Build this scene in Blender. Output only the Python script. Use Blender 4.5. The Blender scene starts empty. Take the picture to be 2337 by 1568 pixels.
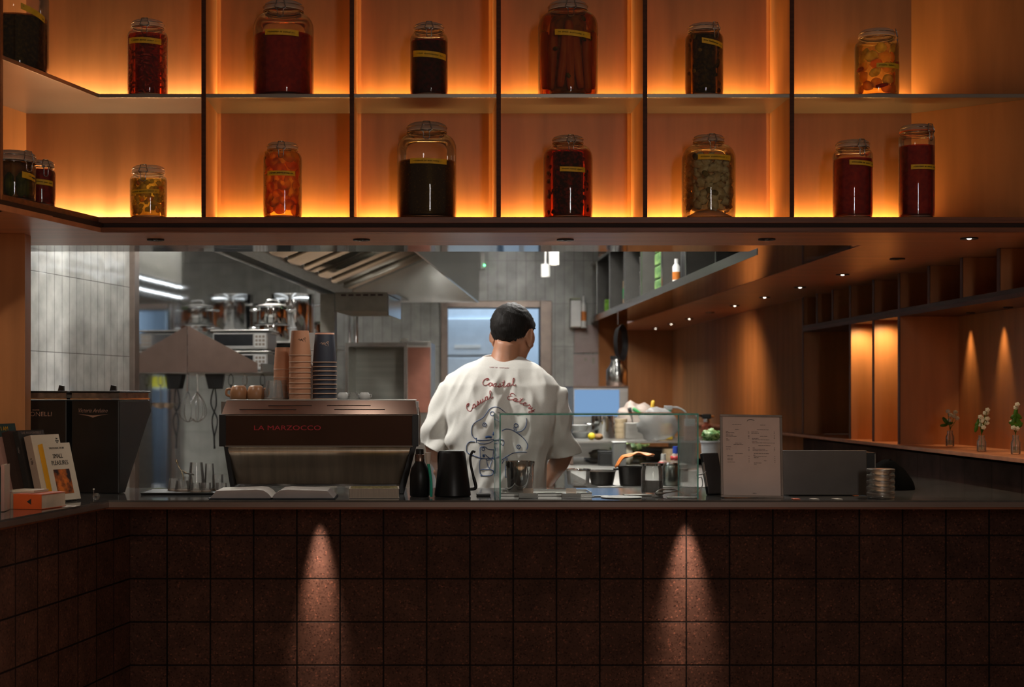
import bpy, bmesh, math, random
from mathutils import Vector, Matrix, noise
from mathutils.bvhtree import BVHTree
random.seed(7)
SC = bpy.context.scene
COL = SC.collection
PI = math.pi
F, VX, VY, HC = 3500.0, 960.0, 896.0, 1.424      # focal length in px, vanishing point, camera height

def at(px, py, d):                                 # a photo point at depth d metres
    return Vector(((px-VX)*d/F, d, HC+(VY-py)*d/F))
def gx(px, d): return (px-VX)*d/F
def gz(py, d): return HC+(VY-py)*d/F

# ---------------------------------------------------------------- materials
def nodes(name):
    m = bpy.data.materials.new(name); m.use_nodes = True
    nt = m.node_tree; nt.nodes.clear()
    return m, nt
def N(nt, t, **kw):
    n = nt.nodes.new(t)
    for k, v in kw.items():
        if k[0] == '_': setattr(n, k[1:], v)
        else:
            kk = k.replace('_', ' ')
            n.inputs[kk if kk in n.inputs else k].default_value = v
    return n
def c4(c): return (c[0], c[1], c[2], 1.0)
def sh(c, f): return tuple(min(1, max(0, x*f)) for x in c)

def pm(name, col, rough=.5, metal=0, var=.12, scale=14, bump=0, stretch=(1, 1, 1), col2=None, spec=.5, coat=0, detail=4, sss=0, ramp=(.35, .65), bscale=None, aniso=0):
    m, nt = nodes(name); L = nt.links.new
    out = N(nt, 'ShaderNodeOutputMaterial'); b = N(nt, 'ShaderNodeBsdfPrincipled')
    b.inputs['Roughness'].default_value = rough; b.inputs['Metallic'].default_value = metal
    b.inputs['Specular IOR Level'].default_value = spec; b.inputs['Coat Weight'].default_value = coat
    if aniso: b.inputs['Anisotropic'].default_value = aniso
    if sss:
        b.inputs['Subsurface Weight'].default_value = sss; b.inputs['Subsurface Radius'].default_value = (.02, .01, .006); b.inputs['Subsurface Scale'].default_value = .4
    tc = N(nt, 'ShaderNodeTexCoord'); mp = N(nt, 'ShaderNodeMapping'); mp.inputs['Scale'].default_value = stretch
    no = N(nt, 'ShaderNodeTexNoise', Scale=scale, Detail=detail)
    cr = N(nt, 'ShaderNodeValToRGB'); e = cr.color_ramp.elements
    e[0].position, e[1].position = ramp
    e[0].color = c4(sh(col, 1-var) if col2 is None else col); e[1].color = c4(sh(col, 1+var) if col2 is None else col2)
    L(tc.outputs['Object'], mp.inputs['Vector']); L(mp.outputs['Vector'], no.inputs['Vector'])
    L(no.outputs['Fac'], cr.inputs['Fac']); L(cr.outputs['Color'], b.inputs['Base Color'])
    if bump:
        bp = N(nt, 'ShaderNodeBump', Strength=bump, Distance=.01)
        if bscale:
            n2 = N(nt, 'ShaderNodeTexNoise', Scale=bscale, Detail=3); L(mp.outputs['Vector'], n2.inputs['Vector']); L(n2.outputs['Fac'], bp.inputs['Height'])
        else: L(no.outputs['Fac'], bp.inputs['Height'])
        L(bp.outputs['Normal'], b.inputs['Normal'])
    L(b.outputs[0], out.inputs['Surface'])
    return m

def emit(name, col, strength):
    m, nt = nodes(name); out = N(nt, 'ShaderNodeOutputMaterial'); e = N(nt, 'ShaderNodeEmission', Strength=strength); e.inputs['Color'].default_value = c4(col)
    nt.links.new(e.outputs[0], out.inputs['Surface']); return m

def glass(name, tint=(.95, .97, .96), refl=.9, milk=0, milkcol=(.9, .85, .8), rough=.02):
    """thin clear glass: transparency plus a Fresnel mirror, optionally a little milky"""
    m, nt = nodes(name); L = nt.links.new
    out = N(nt, 'ShaderNodeOutputMaterial'); t = N(nt, 'ShaderNodeBsdfTransparent'); t.inputs['Color'].default_value = c4(tint)
    g = N(nt, 'ShaderNodeBsdfGlossy', Roughness=rough); fr = N(nt, 'ShaderNodeFresnel', IOR=1.5)
    mu = N(nt, 'ShaderNodeMath', _operation='MULTIPLY'); mu.inputs[1].default_value = refl
    mx = N(nt, 'ShaderNodeMixShader'); L(fr.outputs[0], mu.inputs[0]); L(mu.outputs[0], mx.inputs[0]); L(t.outputs[0], mx.inputs[1]); L(g.outputs[0], mx.inputs[2])
    last = mx
    if milk:
        d = N(nt, 'ShaderNodeBsdfDiffuse'); tl = N(nt, 'ShaderNodeBsdfTranslucent'); d.inputs['Color'].default_value = c4(milkcol); tl.inputs['Color'].default_value = c4(milkcol)
        a = N(nt, 'ShaderNodeMixShader'); a.inputs[0].default_value = .5; L(d.outputs[0], a.inputs[1]); L(tl.outputs[0], a.inputs[2])
        m2 = N(nt, 'ShaderNodeMixShader'); m2.inputs[0].default_value = milk; L(mx.outputs[0], m2.inputs[1]); L(a.outputs[0], m2.inputs[2]); last = m2
    L(last.outputs[0], out.inputs['Surface']); return m

def soft(name, col, col2, scale=40, transl=.4, ramp=(.4, .6), rough=.35, spec=.3, voronoi=False, stretch=(1, 1, 1), transp=0):
    """food: diffuse plus translucent with a two-colour mottle"""
    m, nt = nodes(name); L = nt.links.new
    out = N(nt, 'ShaderNodeOutputMaterial'); tc = N(nt, 'ShaderNodeTexCoord'); mp = N(nt, 'ShaderNodeMapping'); mp.inputs['Scale'].default_value = stretch
    L(tc.outputs['Object'], mp.inputs['Vector'])
    if voronoi: no = N(nt, 'ShaderNodeTexVoronoi', Scale=scale); o = no.outputs['Distance']
    else: no = N(nt, 'ShaderNodeTexNoise', Scale=scale, Detail=5); o = no.outputs['Fac']
    L(mp.outputs[0], no.inputs['Vector'])
    cr = N(nt, 'ShaderNodeValToRGB'); e = cr.color_ramp.elements; e[0].position, e[1].position = ramp; e[0].color = c4(col); e[1].color = c4(col2); L(o, cr.inputs['Fac'])
    b = N(nt, 'ShaderNodeBsdfPrincipled', Roughness=rough); b.inputs['Specular IOR Level'].default_value = spec; L(cr.outputs[0], b.inputs['Base Color'])
    tl = N(nt, 'ShaderNodeBsdfTranslucent'); L(cr.outputs[0], tl.inputs['Color'])
    mx = N(nt, 'ShaderNodeMixShader'); mx.inputs[0].default_value = transl; L(b.outputs[0], mx.inputs[1]); L(tl.outputs[0], mx.inputs[2])
    if transp:
        tr = N(nt, 'ShaderNodeBsdfTransparent'); L(cr.outputs[0], tr.inputs['Color']); m2 = N(nt, 'ShaderNodeMixShader'); m2.inputs[0].default_value = transp; L(mx.outputs[0], m2.inputs[1]); L(tr.outputs[0], m2.inputs[2]); mx = m2
    L(mx.outputs[0], out.inputs['Surface'])
    return m

def tiles(name, w, h, ox, oz, col, col2, grout, gap, rough=.35, speck=None, wav=0, bump=.3, axis='XZ', cvar=.5, spec=.5):
    """rectangular tiles in the object's own X-Z plane, grout lines at ox + k*w and oz + k*h"""
    m, nt = nodes(name); L = nt.links.new
    out = N(nt, 'ShaderNodeOutputMaterial'); b = N(nt, 'ShaderNodeBsdfPrincipled', Roughness=rough); b.inputs['Specular IOR Level'].default_value = spec
    tc = N(nt, 'ShaderNodeTexCoord'); sp = N(nt, 'ShaderNodeSeparateXYZ'); cb = N(nt, 'ShaderNodeCombineXYZ')
    ax = N(nt, 'ShaderNodeMath', _operation='SUBTRACT'); az = N(nt, 'ShaderNodeMath', _operation='SUBTRACT'); ax.inputs[1].default_value = ox-w*400; az.inputs[1].default_value = oz-h*400
    L(tc.outputs['Object'], sp.inputs[0]); L(sp.outputs[axis[0]], ax.inputs[0]); L(sp.outputs[axis[1]], az.inputs[0]); L(ax.outputs[0], cb.inputs[0]); L(az.outputs[0], cb.inputs[1])
    br = N(nt, 'ShaderNodeTexBrick', _offset=0.0, _squash=1.0); br.inputs['Scale'].default_value = 1; br.inputs['Mortar Size'].default_value = gap; br.inputs['Mortar Smooth'].default_value = .3
    br.inputs['Bias'].default_value = 0; br.inputs['Brick Width'].default_value = w; br.inputs['Row Height'].default_value = h
    br.inputs['Color1'].default_value = c4(col); br.inputs['Color2'].default_value = c4(col2); br.inputs['Mortar'].default_value = c4(grout)
    L(cb.outputs[0], br.inputs['Vector'])
    src = br.outputs['Color']
    no = N(nt, 'ShaderNodeTexNoise', Scale=(speck or (6,))[0], Detail=5); L(tc.outputs['Object'], no.inputs['Vector'])
    if speck:
        vo = N(nt, 'ShaderNodeTexVoronoi', Scale=speck[0]); L(tc.outputs['Object'], vo.inputs['Vector'])
        cr = N(nt, 'ShaderNodeValToRGB'); cr.color_ramp.interpolation = 'LINEAR'; e = cr.color_ramp.elements
        e[0].position = .0; e[0].color = c4(speck[1]); e[1].position = .38; e[1].color = (1, 1, 1, 1); L(vo.outputs['Color'], cr.inputs['Fac'])
        x = cr.color_ramp.elements.new(.78); x.color = (1, 1, 1, 1); x = cr.color_ramp.elements.new(1); x.color = c4(speck[2])
        mx = N(nt, 'ShaderNodeMix', _data_type='RGBA', _blend_type='MULTIPLY'); mx.inputs['Factor'].default_value = 1; L(src, mx.inputs['A']); L(cr.outputs[0], mx.inputs['B']); src = mx.outputs['Result']
    cr2 = N(nt, 'ShaderNodeValToRGB'); e = cr2.color_ramp.elements; e[0].position = .3; e[1].position = .7; e[0].color = (1-cvar,)*3+(1,); e[1].color = (1+cvar*.4,)*3+(1,)
    n3 = N(nt, 'ShaderNodeTexNoise', Scale=9, Detail=6); L(tc.outputs['Object'], n3.inputs['Vector']); L(n3.outputs['Fac'], cr2.inputs['Fac'])
    m3 = N(nt, 'ShaderNodeMix', _data_type='RGBA', _blend_type='MULTIPLY'); m3.inputs['Factor'].default_value = 1; L(src, m3.inputs['A']); L(cr2.outputs[0], m3.inputs['B']); L(m3.outputs['Result'], b.inputs['Base Color'])
    bp = N(nt, 'ShaderNodeBump', Strength=bump, Distance=.004, _invert=True); L(br.outputs['Fac'], bp.inputs['Height'])
    if wav:
        n2 = N(nt, 'ShaderNodeTexNoise', Scale=wav, Detail=2); L(tc.outputs['Object'], n2.inputs['Vector']); b2 = N(nt, 'ShaderNodeBump', Strength=.35, Distance=.02); L(n2.outputs['Fac'], b2.inputs['Height']); L(b2.outputs[0], bp.inputs['Normal'])
    L(bp.outputs[0], b.inputs['Normal']); L(b.outputs[0], out.inputs['Surface'])
    return m

# ---------------------------------------------------------------- meshes
class MB:
    def __init__(s): s.v = []; s.f = []
    def add(s, vs, fs):
        o = len(s.v); s.v += [tuple(v) for v in vs]; s.f += [tuple(i+o for i in f) for f in fs]; return s
    def box(s, x0, x1, y0, y1, z0, z1):
        return s.add([(x0,y0,z0),(x1,y0,z0),(x1,y1,z0),(x0,y1,z0),(x0,y0,z1),(x1,y0,z1),(x1,y1,z1),(x0,y1,z1)],
                     [(0,3,2,1),(4,5,6,7),(0,1,5,4),(1,2,6,5),(2,3,7,6),(3,0,4,7)])
    def cbox(s, c, d): return s.box(c[0]-d[0]/2, c[0]+d[0]/2, c[1]-d[1]/2, c[1]+d[1]/2, c[2]-d[2]/2, c[2]+d[2]/2)
    def obox(s, mat, d):
        m = MB().cbox((0,0,0), d); return s.add([mat @ Vector(v) for v in m.v], m.f)
    def prism(s, poly, a, b, axis='z'):
        n = len(poly)
        def P(p, t): return {'z': (p[0], p[1], t), 'y': (p[0], t, p[1]), 'x': (t, p[0], p[1])}[axis]
        vs = [P(p, a) for p in poly]+[P(p, b) for p in poly]
        return s.add(vs, [tuple(range(n))[::-1], tuple(range(n, 2*n))]+[(i, (i+1) % n, (i+1) % n+n, i+n) for i in range(n)])
    def lathe(s, prof, c=(0, 0, 0), seg=24, mat=None, sq=2.0, cap=True):
        vs = []; fs = []; n = len(prof)
        for r, z in prof:
            for k in range(seg):
                a = 2*PI*k/seg; ca, sa = math.cos(a), math.sin(a)
                q = (abs(ca)**sq+abs(sa)**sq)**(-1/sq)
                vs.append(Vector((r*ca*q, r*sa*q, z)))
        for j in range(n-1):
            for k in range(seg):
                k2 = (k+1) % seg; fs.append((j*seg+k, j*seg+k2, (j+1)*seg+k2, (j+1)*seg+k))
        if cap:
            if prof[0][0] > 1e-6: fs.append(tuple(range(seg))[::-1])
            if prof[-1][0] > 1e-6: fs.append(tuple(range((n-1)*seg, n*seg)))
        c = Vector(c)
        vs = [(mat @ v if mat else v)+c for v in vs]
        return s.add(vs, fs)
    def tube(s, pts, r, seg=8, closed=False, cap=True):
        pts = [Vector(p) for p in pts]; n = len(pts); R = r if isinstance(r, (list, tuple)) else [r]*n
        vs = []; fs = []; up = None
        for i, p in enumerate(pts):
            a = pts[(i-1) % n] if closed or i > 0 else p; b = pts[(i+1) % n] if closed or i < n-1 else p
            t = (b-a)
            if t.length < 1e-9: t = Vector((0, 0, 1))
            t.normalize()
            if up is None:
                up = Vector((0, 0, 1)) if abs(t.z) < .9 else Vector((0, 1, 0))
            u = t.cross(up)
            if u.length < 1e-6: u = t.orthogonal()
            u.normalize(); w = u.cross(t); up = w
            for k in range(seg):
                an = 2*PI*k/seg; vs.append(p+R[i]*(u*math.cos(an)+w*math.sin(an)))
        m = n if closed else n-1
        for i in range(m):
            j = (i+1) % n
            for k in range(seg):
                k2 = (k+1) % seg; fs.append((i*seg+k, i*seg+k2, j*seg+k2, j*seg+k))
        if cap and not closed: fs += [tuple(range(seg))[::-1], tuple(range((n-1)*seg, n*seg))]
        return s.add(vs, fs)
    def blob(s, c, r, seg=14, ring=9, mat=None, nz=0, nscale=3, seed=0):
        c = Vector(c); r = r if isinstance(r, (tuple, list)) else (r, r, r); vs = []; fs = []
        for j in range(1, ring):
            t = PI*j/ring
            for k in range(seg):
                a = 2*PI*k/seg; d = Vector((math.sin(t)*math.cos(a), math.sin(t)*math.sin(a), math.cos(t)))
                q = 1+(nz*noise.noise(d*nscale+Vector((seed*3.1, seed*1.7, seed))) if nz else 0)
                vs.append(Vector((d.x*r[0]*q, d.y*r[1]*q, d.z*r[2]*q)))
        n = len(vs); vs += [Vector((0, 0, r[2])), Vector((0, 0, -r[2]))]
        for j in range(ring-2):
            for k in range(seg):
                k2 = (k+1) % seg; fs.append((j*seg+k, (j+1)*seg+k, (j+1)*seg+k2, j*seg+k2))
        for k in range(seg):
            k2 = (k+1) % seg; fs.append((n, k, k2)); fs.append((n+1, (ring-2)*seg+k2, (ring-2)*seg+k))
        return s.add([(mat @ v if mat else v)+c for v in vs], fs)
    def loft(s, rings, cap=True):
        k = len(rings[0]); vs = [v for r in rings for v in r]; fs = []
        for j in range(len(rings)-1):
            for i in range(k):
                i2 = (i+1) % k; fs.append((j*k+i, j*k+i2, (j+1)*k+i2, (j+1)*k+i))
        if cap: fs += [tuple(range(k))[::-1], tuple(range((len(rings)-1)*k, len(rings)*k))]
        return s.add(vs, fs)
    def grid(s, fn, nu, nv):
        vs = [fn(i/nu, j/nv) for j in range(nv+1) for i in range(nu+1)]
        return s.add(vs, [(j*(nu+1)+i, j*(nu+1)+i+1, (j+1)*(nu+1)+i+1, (j+1)*(nu+1)+i) for j in range(nv) for i in range(nu)])
    def mesh(s, name):
        me = bpy.data.meshes.new(name); me.from_pydata(s.v, [], s.f)
        bm = bmesh.new(); bm.from_mesh(me); bmesh.ops.recalc_face_normals(bm, faces=bm.faces); bm.to_mesh(me); bm.free()
        return me
    def build(s, name, mat, parent=None, smooth=False, bevel=0, world=False, solid=0, sub=0, loc=None, rotz=0):
        if world and parent is not None:
            inv = (Matrix.Translation(parent.location) @ parent.rotation_euler.to_matrix().to_4x4()).inverted()
            s.v = [tuple(inv @ Vector(v)) for v in s.v]
        me = s.mesh(name)
        o = bpy.data.objects.new(name, me); COL.objects.link(o)
        if mat: me.materials.append(mat)
        if parent is not None: o.parent = parent
        if loc: o.location = loc
        if rotz: o.rotation_euler = (0, 0, rotz)
        if smooth is True:
            me.polygons.foreach_set('use_smooth', [True]*len(me.polygons))
        elif smooth:
            me.polygons.foreach_set('use_smooth', [True]*len(me.polygons)); me.set_sharp_from_angle(angle=math.radians(smooth))
        if solid:
            md = o.modifiers.new('solid', 'SOLIDIFY'); md.thickness = solid; md.offset = 0
        if sub:
            md = o.modifiers.new('sub', 'SUBSURF'); md.levels = sub; md.render_levels = sub
        if bevel:
            md = o.modifiers.new('bevel', 'BEVEL'); md.width = bevel; md.segments = 2; md.limit_method = 'ANGLE'; md.angle_limit = math.radians(40)
        return o

def thing(name, label, cat, loc=(0, 0, 0), rotz=0, group=None):
    o = bpy.data.objects.new(name, None); COL.objects.link(o); o.empty_display_size = .05
    o.location = loc; o.rotation_euler = (0, 0, rotz); o['label'] = label; o['category'] = cat
    if group: o['group'] = group
    return o
def tag(o, label, cat, group=None):
    o['label'] = label; o['category'] = cat
    if group: o['group'] = group
    return o
def struct(o, label=None):
    o['kind'] = 'structure'
    if label: o['label'] = label
    return o
def dup(root, loc, label, rotz=0, group=None, scale=None):
    r = root.copy(); COL.objects.link(r); r.location = loc; r.rotation_euler = (0, 0, rotz); r['label'] = label
    if group: r['group'] = group
    if scale: r.scale = scale
    for ch in list(root.children):
        c = ch.copy(); COL.objects.link(c); c.parent = r
        for g in list(ch.children):
            d = g.copy(); COL.objects.link(d); d.parent = c
    return r
def crom(pts, n=6, closed=False):
    pts = [Vector(p) for p in pts]; m = len(pts); out = []
    rng = range(m if closed else m-1)
    for i in rng:
        g = (lambda k: pts[k % m]) if closed else (lambda k: pts[min(max(k, 0), m-1)])
        p0, p1, p2, p3 = g(i-1), g(i), g(i+1), g(i+2)
        for k in range(n):
            t = k/n
            out.append(.5*((2*p1)+(p2-p0)*t+(2*p0-5*p1+4*p2-p3)*t*t+(3*p1-p0-3*p2+p3)*t**3))
    if not closed: out.append(pts[-1])
    return out
def textmesh(s, size, extrude=0, align='CENTER', shear=0):
    cu = bpy.data.curves.new('lettering', 'FONT'); cu.body = s; cu.size = size; cu.extrude = extrude; cu.align_x = align; cu.align_y = 'CENTER'; cu.shear = shear; cu.resolution_u = 3
    o = bpy.data.objects.new('lettering', cu); COL.objects.link(o)
    me = bpy.data.meshes.new_from_object(o.evaluated_get(bpy.context.evaluated_depsgraph_get()))
    bpy.data.objects.remove(o); bpy.data.curves.remove(cu)
    return me
def text(name, s, size, mat, parent, M, extrude=.0004, align='CENTER', shear=0, warp=None, sx=1):
    me = textmesh(s, size, extrude, align, shear)
    for v in me.vertices:
        p = Vector((v.co.x*sx, v.co.y, v.co.z)); v.co = warp(p) if warp else M @ p
    me.materials.clear(); me.materials.append(mat)
    o = bpy.data.objects.new(name, me); COL.objects.link(o)
    if parent is not None: o.parent = parent
    return o
FACE = Matrix(((1, 0, 0, 0), (0, 0, -1, 0), (0, 1, 0, 0), (0, 0, 0, 1)))        # text plane turned to face -Y
def lamp(name, kind, loc, energy, col, target=None, size=.1, size_y=None, spot=60, blend=.5, spread=180, rot=None):
    l = bpy.data.lights.new(name, kind); l.energy = energy; l.color = col
    if kind == 'AREA':
        l.size = size; l.spread = math.radians(spread)
        if size_y: l.shape = 'RECTANGLE'; l.size_y = size_y
    else: l.shadow_soft_size = size
    if kind == 'SPOT': l.spot_size = math.radians(spot); l.spot_blend = blend
    o = bpy.data.objects.new(name, l); COL.objects.link(o); o.location = loc
    if target is not None: o.rotation_euler = (Vector(target)-Vector(loc)).to_track_quat('-Z', 'Y').to_euler()
    if rot: o.rotation_euler = rot
    return o
# ================================================================ camera, world
cam = bpy.data.cameras.new('camera'); co = bpy.data.objects.new('camera', cam); COL.objects.link(co)
co.location = (0, 0, HC); co.rotation_euler = (PI/2, 0, 0)
cam.sensor_width = 36; cam.lens = F/2337*36; cam.shift_x = (1168.5-VX)/2337; cam.shift_y = (VY-784)/2337; cam.clip_end = 100
cam.dof.use_dof = True; cam.dof.focus_distance = 5.5; cam.dof.aperture_fstop = 3.4
SC.camera = co
W = bpy.data.worlds.new('world'); SC.world = W; W.use_nodes = True
W.node_tree.nodes['Background'].inputs[0].default_value = (.9, .6, .42, 1); W.node_tree.nodes['Background'].inputs[1].default_value = .06
SC.view_settings.view_transform = 'Standard'; SC.view_settings.look = 'None'; SC.view_settings.gamma = 1; SC.view_settings.exposure = 0
SC.cycles.use_denoising = True
SC.cycles.max_bounces = 7; SC.cycles.diffuse_bounces = 3; SC.cycles.glossy_bounces = 4; SC.cycles.transparent_max_bounces = 16; SC.cycles.transmission_bounces = 4
SC.cycles.sample_clamp_indirect = 4; SC.cycles.use_adaptive_sampling = True; SC.cycles.adaptive_threshold = .02
SC.cycles.caustics_reflective = False; SC.cycles.caustics_refractive = False

# ================================================================ shared materials
M_ply = pm('plywood_veneer', (.46, .185, .062), .42, var=.13, scale=5, stretch=(3, 3, .35), bump=.02, detail=6)
M_plyd = pm('plywood_edge', (.19, .062, .024), .45, var=.25, scale=18, stretch=(.3, 3, 6), detail=5)
M_plydk = pm('dark_plywood_edge', (.075, .024, .011), .5, var=.2, scale=18, spec=.2, stretch=(.3, 3, 6))
M_groove = pm('dark_groove', (.035, .012, .007), .7)
M_soff = pm('soffit_veneer', (.60, .25, .125), .32, var=.12, scale=5, stretch=(.3, 3, 1), bump=.02, detail=6)
M_zinc = pm('grey_metal_shelf', (.36, .3, .25), .32, metal=.75, var=.06, scale=4)
M_steel = pm('stainless_steel', (.62, .62, .60), .2, metal=1, var=.05, scale=3, stretch=(1, 1, .2))
M_steelb = pm('brushed_steel', (.5, .48, .45), .34, metal=1, var=.08, scale=6, stretch=(.3, 1, 8))
M_mirror = pm('polished_steel', (.68, .69, .69), .06, metal=1, var=.04, scale=3, bump=.07, bscale=2.2, stretch=(1.6, 1.6, .25))
M_chrome = pm('chrome', (.8, .8, .79), .08, metal=1, var=.02)
M_wire = pm('steel_wire', (.42, .42, .42), .22, metal=1, var=.05)
M_black = pm('black_plastic', (.012, .012, .012), .4, var=.2)
M_satin = pm('satin_black', (.008, .008, .0085), .38, var=.2)
M_white = pm('white_plastic', (.75, .75, .72), .4, var=.04)
M_paper = pm('white_paper', (.72, .69, .64), .7, var=.05)
M_ink = pm('black_ink', (.02, .02, .02), .6)
M_glass = glass('clear_glass')
M_jar = glass('jar_glass', (.96, .96, .95), .9, milk=.045, milkcol=(.95, .85, .75))
M_lid = glass('lid_glass', (.9, .88, .84), .9, milk=.6, milkcol=(.95, .8, .68))  # milky colour stands in for light refracted in thick glass
M_rubber = pm('rubber_seal', (.7, .56, .42), .6, var=.1)
M_tape = pm('yellow_tape', (.82, .47, .02), .6, var=.1, scale=60)

# ================================================================ floor, kitchen shell
M_floor = pm('oak_floor', (.3, .2, .13), .5, var=.2, scale=4)
struct(MB().box(-3.2, 4.2, -2.0, 15.2, -.1, 0).build('floor', M_floor))
M_ceil = pm('kitchen_ceiling_paint', (.55, .55, .53), .7, var=.04)
struct(MB().box(-2.6, 1.85, 6.1, 15.2, 2.8, 2.9).build('ceiling', M_ceil))
M_ktile = tiles('kitchen_wall_tiles', .0755, .336, 0, HC+(VY-617)*6.4/F, (.62, .62, .58), (.56, .56, .52), (.16, .15, .14), .0016, rough=.12, wav=5, bump=.6, cvar=.3)
TA, TB = Vector((gx(70, 6.4), 6.4)), Vector((gx(297, 7.44), 7.44))      # left tiled wall runs from TA to TB in plan
tang = math.atan2(TB.y-TA.y, TB.x-TA.x)
wl = MB().box(-.9, (TB-TA).length, 0, .1, 0, 2.8).build('wall_left', M_ktile, loc=(TA.x, TA.y, 0), rotz=tang); struct(wl)
M_btile = tiles('back_wall_tiles', .075, .336, 0, 2.12, (.36, .36, .33), (.31, .31, .29), (.13, .125, .115), .002, rough=.3, wav=4, bump=.5, cvar=.3)
BY = 12.0                                                               # back wall of the kitchen
dx0, dx1, dz1 = gx(1022, BY), gx(1232, BY), gz(703, BY)                 # doorway opening
struct(MB().box(-2.6, dx0, BY, BY+.12, 0, 2.8).box(dx1, 1.25, BY, BY+.12, 0, 2.8).box(dx0, dx1, BY, BY+.12, dz1, 2.8).build('wall_back', M_btile))
M_frame = pm('brown_steel_frame', (.2, .155, .13), .35, metal=.6)
fw = .055
d = MB().box(dx0-fw, dx0, BY-.05, BY+.14, 0, dz1+fw).box(dx1, dx1+.09, BY-.05, BY+.14, 0, dz1+fw).box(dx0, dx1, BY-.05, BY+.14, dz1, dz1+fw)
struct(d.build('door_1', M_frame, bevel=.004))
M_dim = pm('store_room_paint', (.3, .36, .42), .7)
struct(MB().box(dx0-1.2, 1.3, 15.0, 15.1, 0, 2.8).box(dx0-1.3, dx0-1.2, BY+.12, 15.1, 0, 2.8).box(1.3, 1.4, BY+1.6, 15.1, 0, 2.8).build('wall_store', M_dim))
# steel clad wall on the left of the kitchen, behind the range
SA, SB = Vector((gx(312, 7.5), 7.5)), Vector((-.89, 12.0)); sang = math.atan2(SB.y-SA.y, SB.x-SA.x)
sw = MB().box(0, (SB-SA).length, 0, .08, 0, 2.8).build('wall_steel', M_mirror, loc=(SA.x, SA.y, 0), rotz=sang); struct(sw)
struct(MB().box(-.03, .03, -.02, .1, 0, 2.8).build('trim_1', M_frame, loc=(gx(304, 7.46), 7.46, 0), rotz=tang, bevel=.003))
def swall(d, off=0):                                                     # point on the steel wall at depth d, off metres out from it
    t = (d-SA.y)/(SB.y-SA.y); p = SA+(SB-SA)*t; return Vector((p.x+off, d))
# far right of the kitchen: wood clad walls
M_wallw = pm('wood_wall_panel', (.40, .165, .06), .65, spec=.12, var=.12, scale=4, stretch=(3, 3, .3), detail=6, bump=.02)
RX = 2.235
struct(MB().box(gx(1366, 13.6), RX+.1, 13.6, 13.7, 0, 2.0).build('wall_end', M_wallw))
struct(MB().box(RX, RX+.12, 8.96, 10.3, 0, 2.0).box(RX, RX+.12, 10.306, 13.6, 0, 2.0).build('wall_right', M_wallw))
struct(MB().box(gx(1366, 12.0), gx(1432, 12.0), 12.0, 12.12, 0, 2.0).build('wall_post', M_wallw))

# ================================================================ wood soffit (one continuous board, L shaped)
ZS = 1.98                                                                # soffit underside
WD = Vector((-.265, -.964)); WD.normalize()                              # direction of the left wing, towards the camera
Bf = Vector((-1.117, 5.32)); Af = Bf+WD*.95                              # front edge of the shelves: bend and the wing's near end
Cb = Vector((gx(60, 5.62), 5.62)); Ab = Cb+WD*1.0                        # back corner
sof = [tuple(Af+Vector((.02, 0))), (Bf.x+.012, Bf.y+.02), (3.1, 5.34), (3.1, 5.60), (2.6, 5.60), (2.6, 5.64), (2.52, 5.64), (2.52, 8.98), (RX+.02, 8.98), (RX+.02, 13.6), (1.665, 13.6), (1.665, 5.79), (gx(71, 5.79), 5.79), (-1.62, 5.5), tuple(Ab)]
struct(MB().prism(sof, ZS, ZS+.018).build('ceiling_soffit', M_soff))
struct(MB().box(gx(2354, 5.34), 3.4, 5.345, 5.40, ZS+.02, 2.95).build('wall_front', M_ply))
# polished steel underside and kitchen side of the bulkhead
struct(MB().box(-1.75, 1.66, 5.795, 6.06, ZS+.001, ZS+.03).box(-1.75, 1.66, 6.03, 6.06, ZS+.03, 2.8).build('ceiling_steel', M_mirror))
struct(MB().prism([(-1.75, 5.80), (1.70, 5.80), (1.70, 13.6), (2.4, 13.6), (2.4, 5.66), (-1.75, 5.66)], 2.83, 2.9).build('ceiling_bulkhead', M_plyd))

# ================================================================ the display shelves
shelf = thing('display_shelf', 'plywood pigeonhole shelf full of pickle jars spanning above the counter', 'shelf', (0, 5.32, ZS))
Z1, Z2, ZT = gz(495, 5.32), gz(214, 5.32), 2.95
XE = 3.1
front = lambda e: [tuple(Af+Vector((e, 0))), (Bf.x+e, Bf.y+e*1.0), (XE, 5.32+e)]
M_back = [tuple(Ab), tuple(Cb)]
Gr = Vector((gx(2080, 5.62), 5.62)); Hr = Vector((XE, 5.27))
def plan(e): return front(e)+[(XE, 5.34), tuple(Gr), tuple(Cb), tuple(Ab)]
MB().prism(plan(0), Z1-.021, Z1).build('bottom_board', M_plyd, shelf, world=True, bevel=.001)
MB().prism(plan(.014), ZS+.016, Z1-.02).build('shadow_gap', M_groove, shelf, world=True)
MB().prism(plan(0), ZS+.001, ZS+.017).build('lower_board', M_plyd, shelf, world=True, bevel=.001)
MB().prism(plan(.001), Z2-.0137, Z2).build('metal_shelf', M_zinc, shelf, world=True, bevel=.001)
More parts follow.
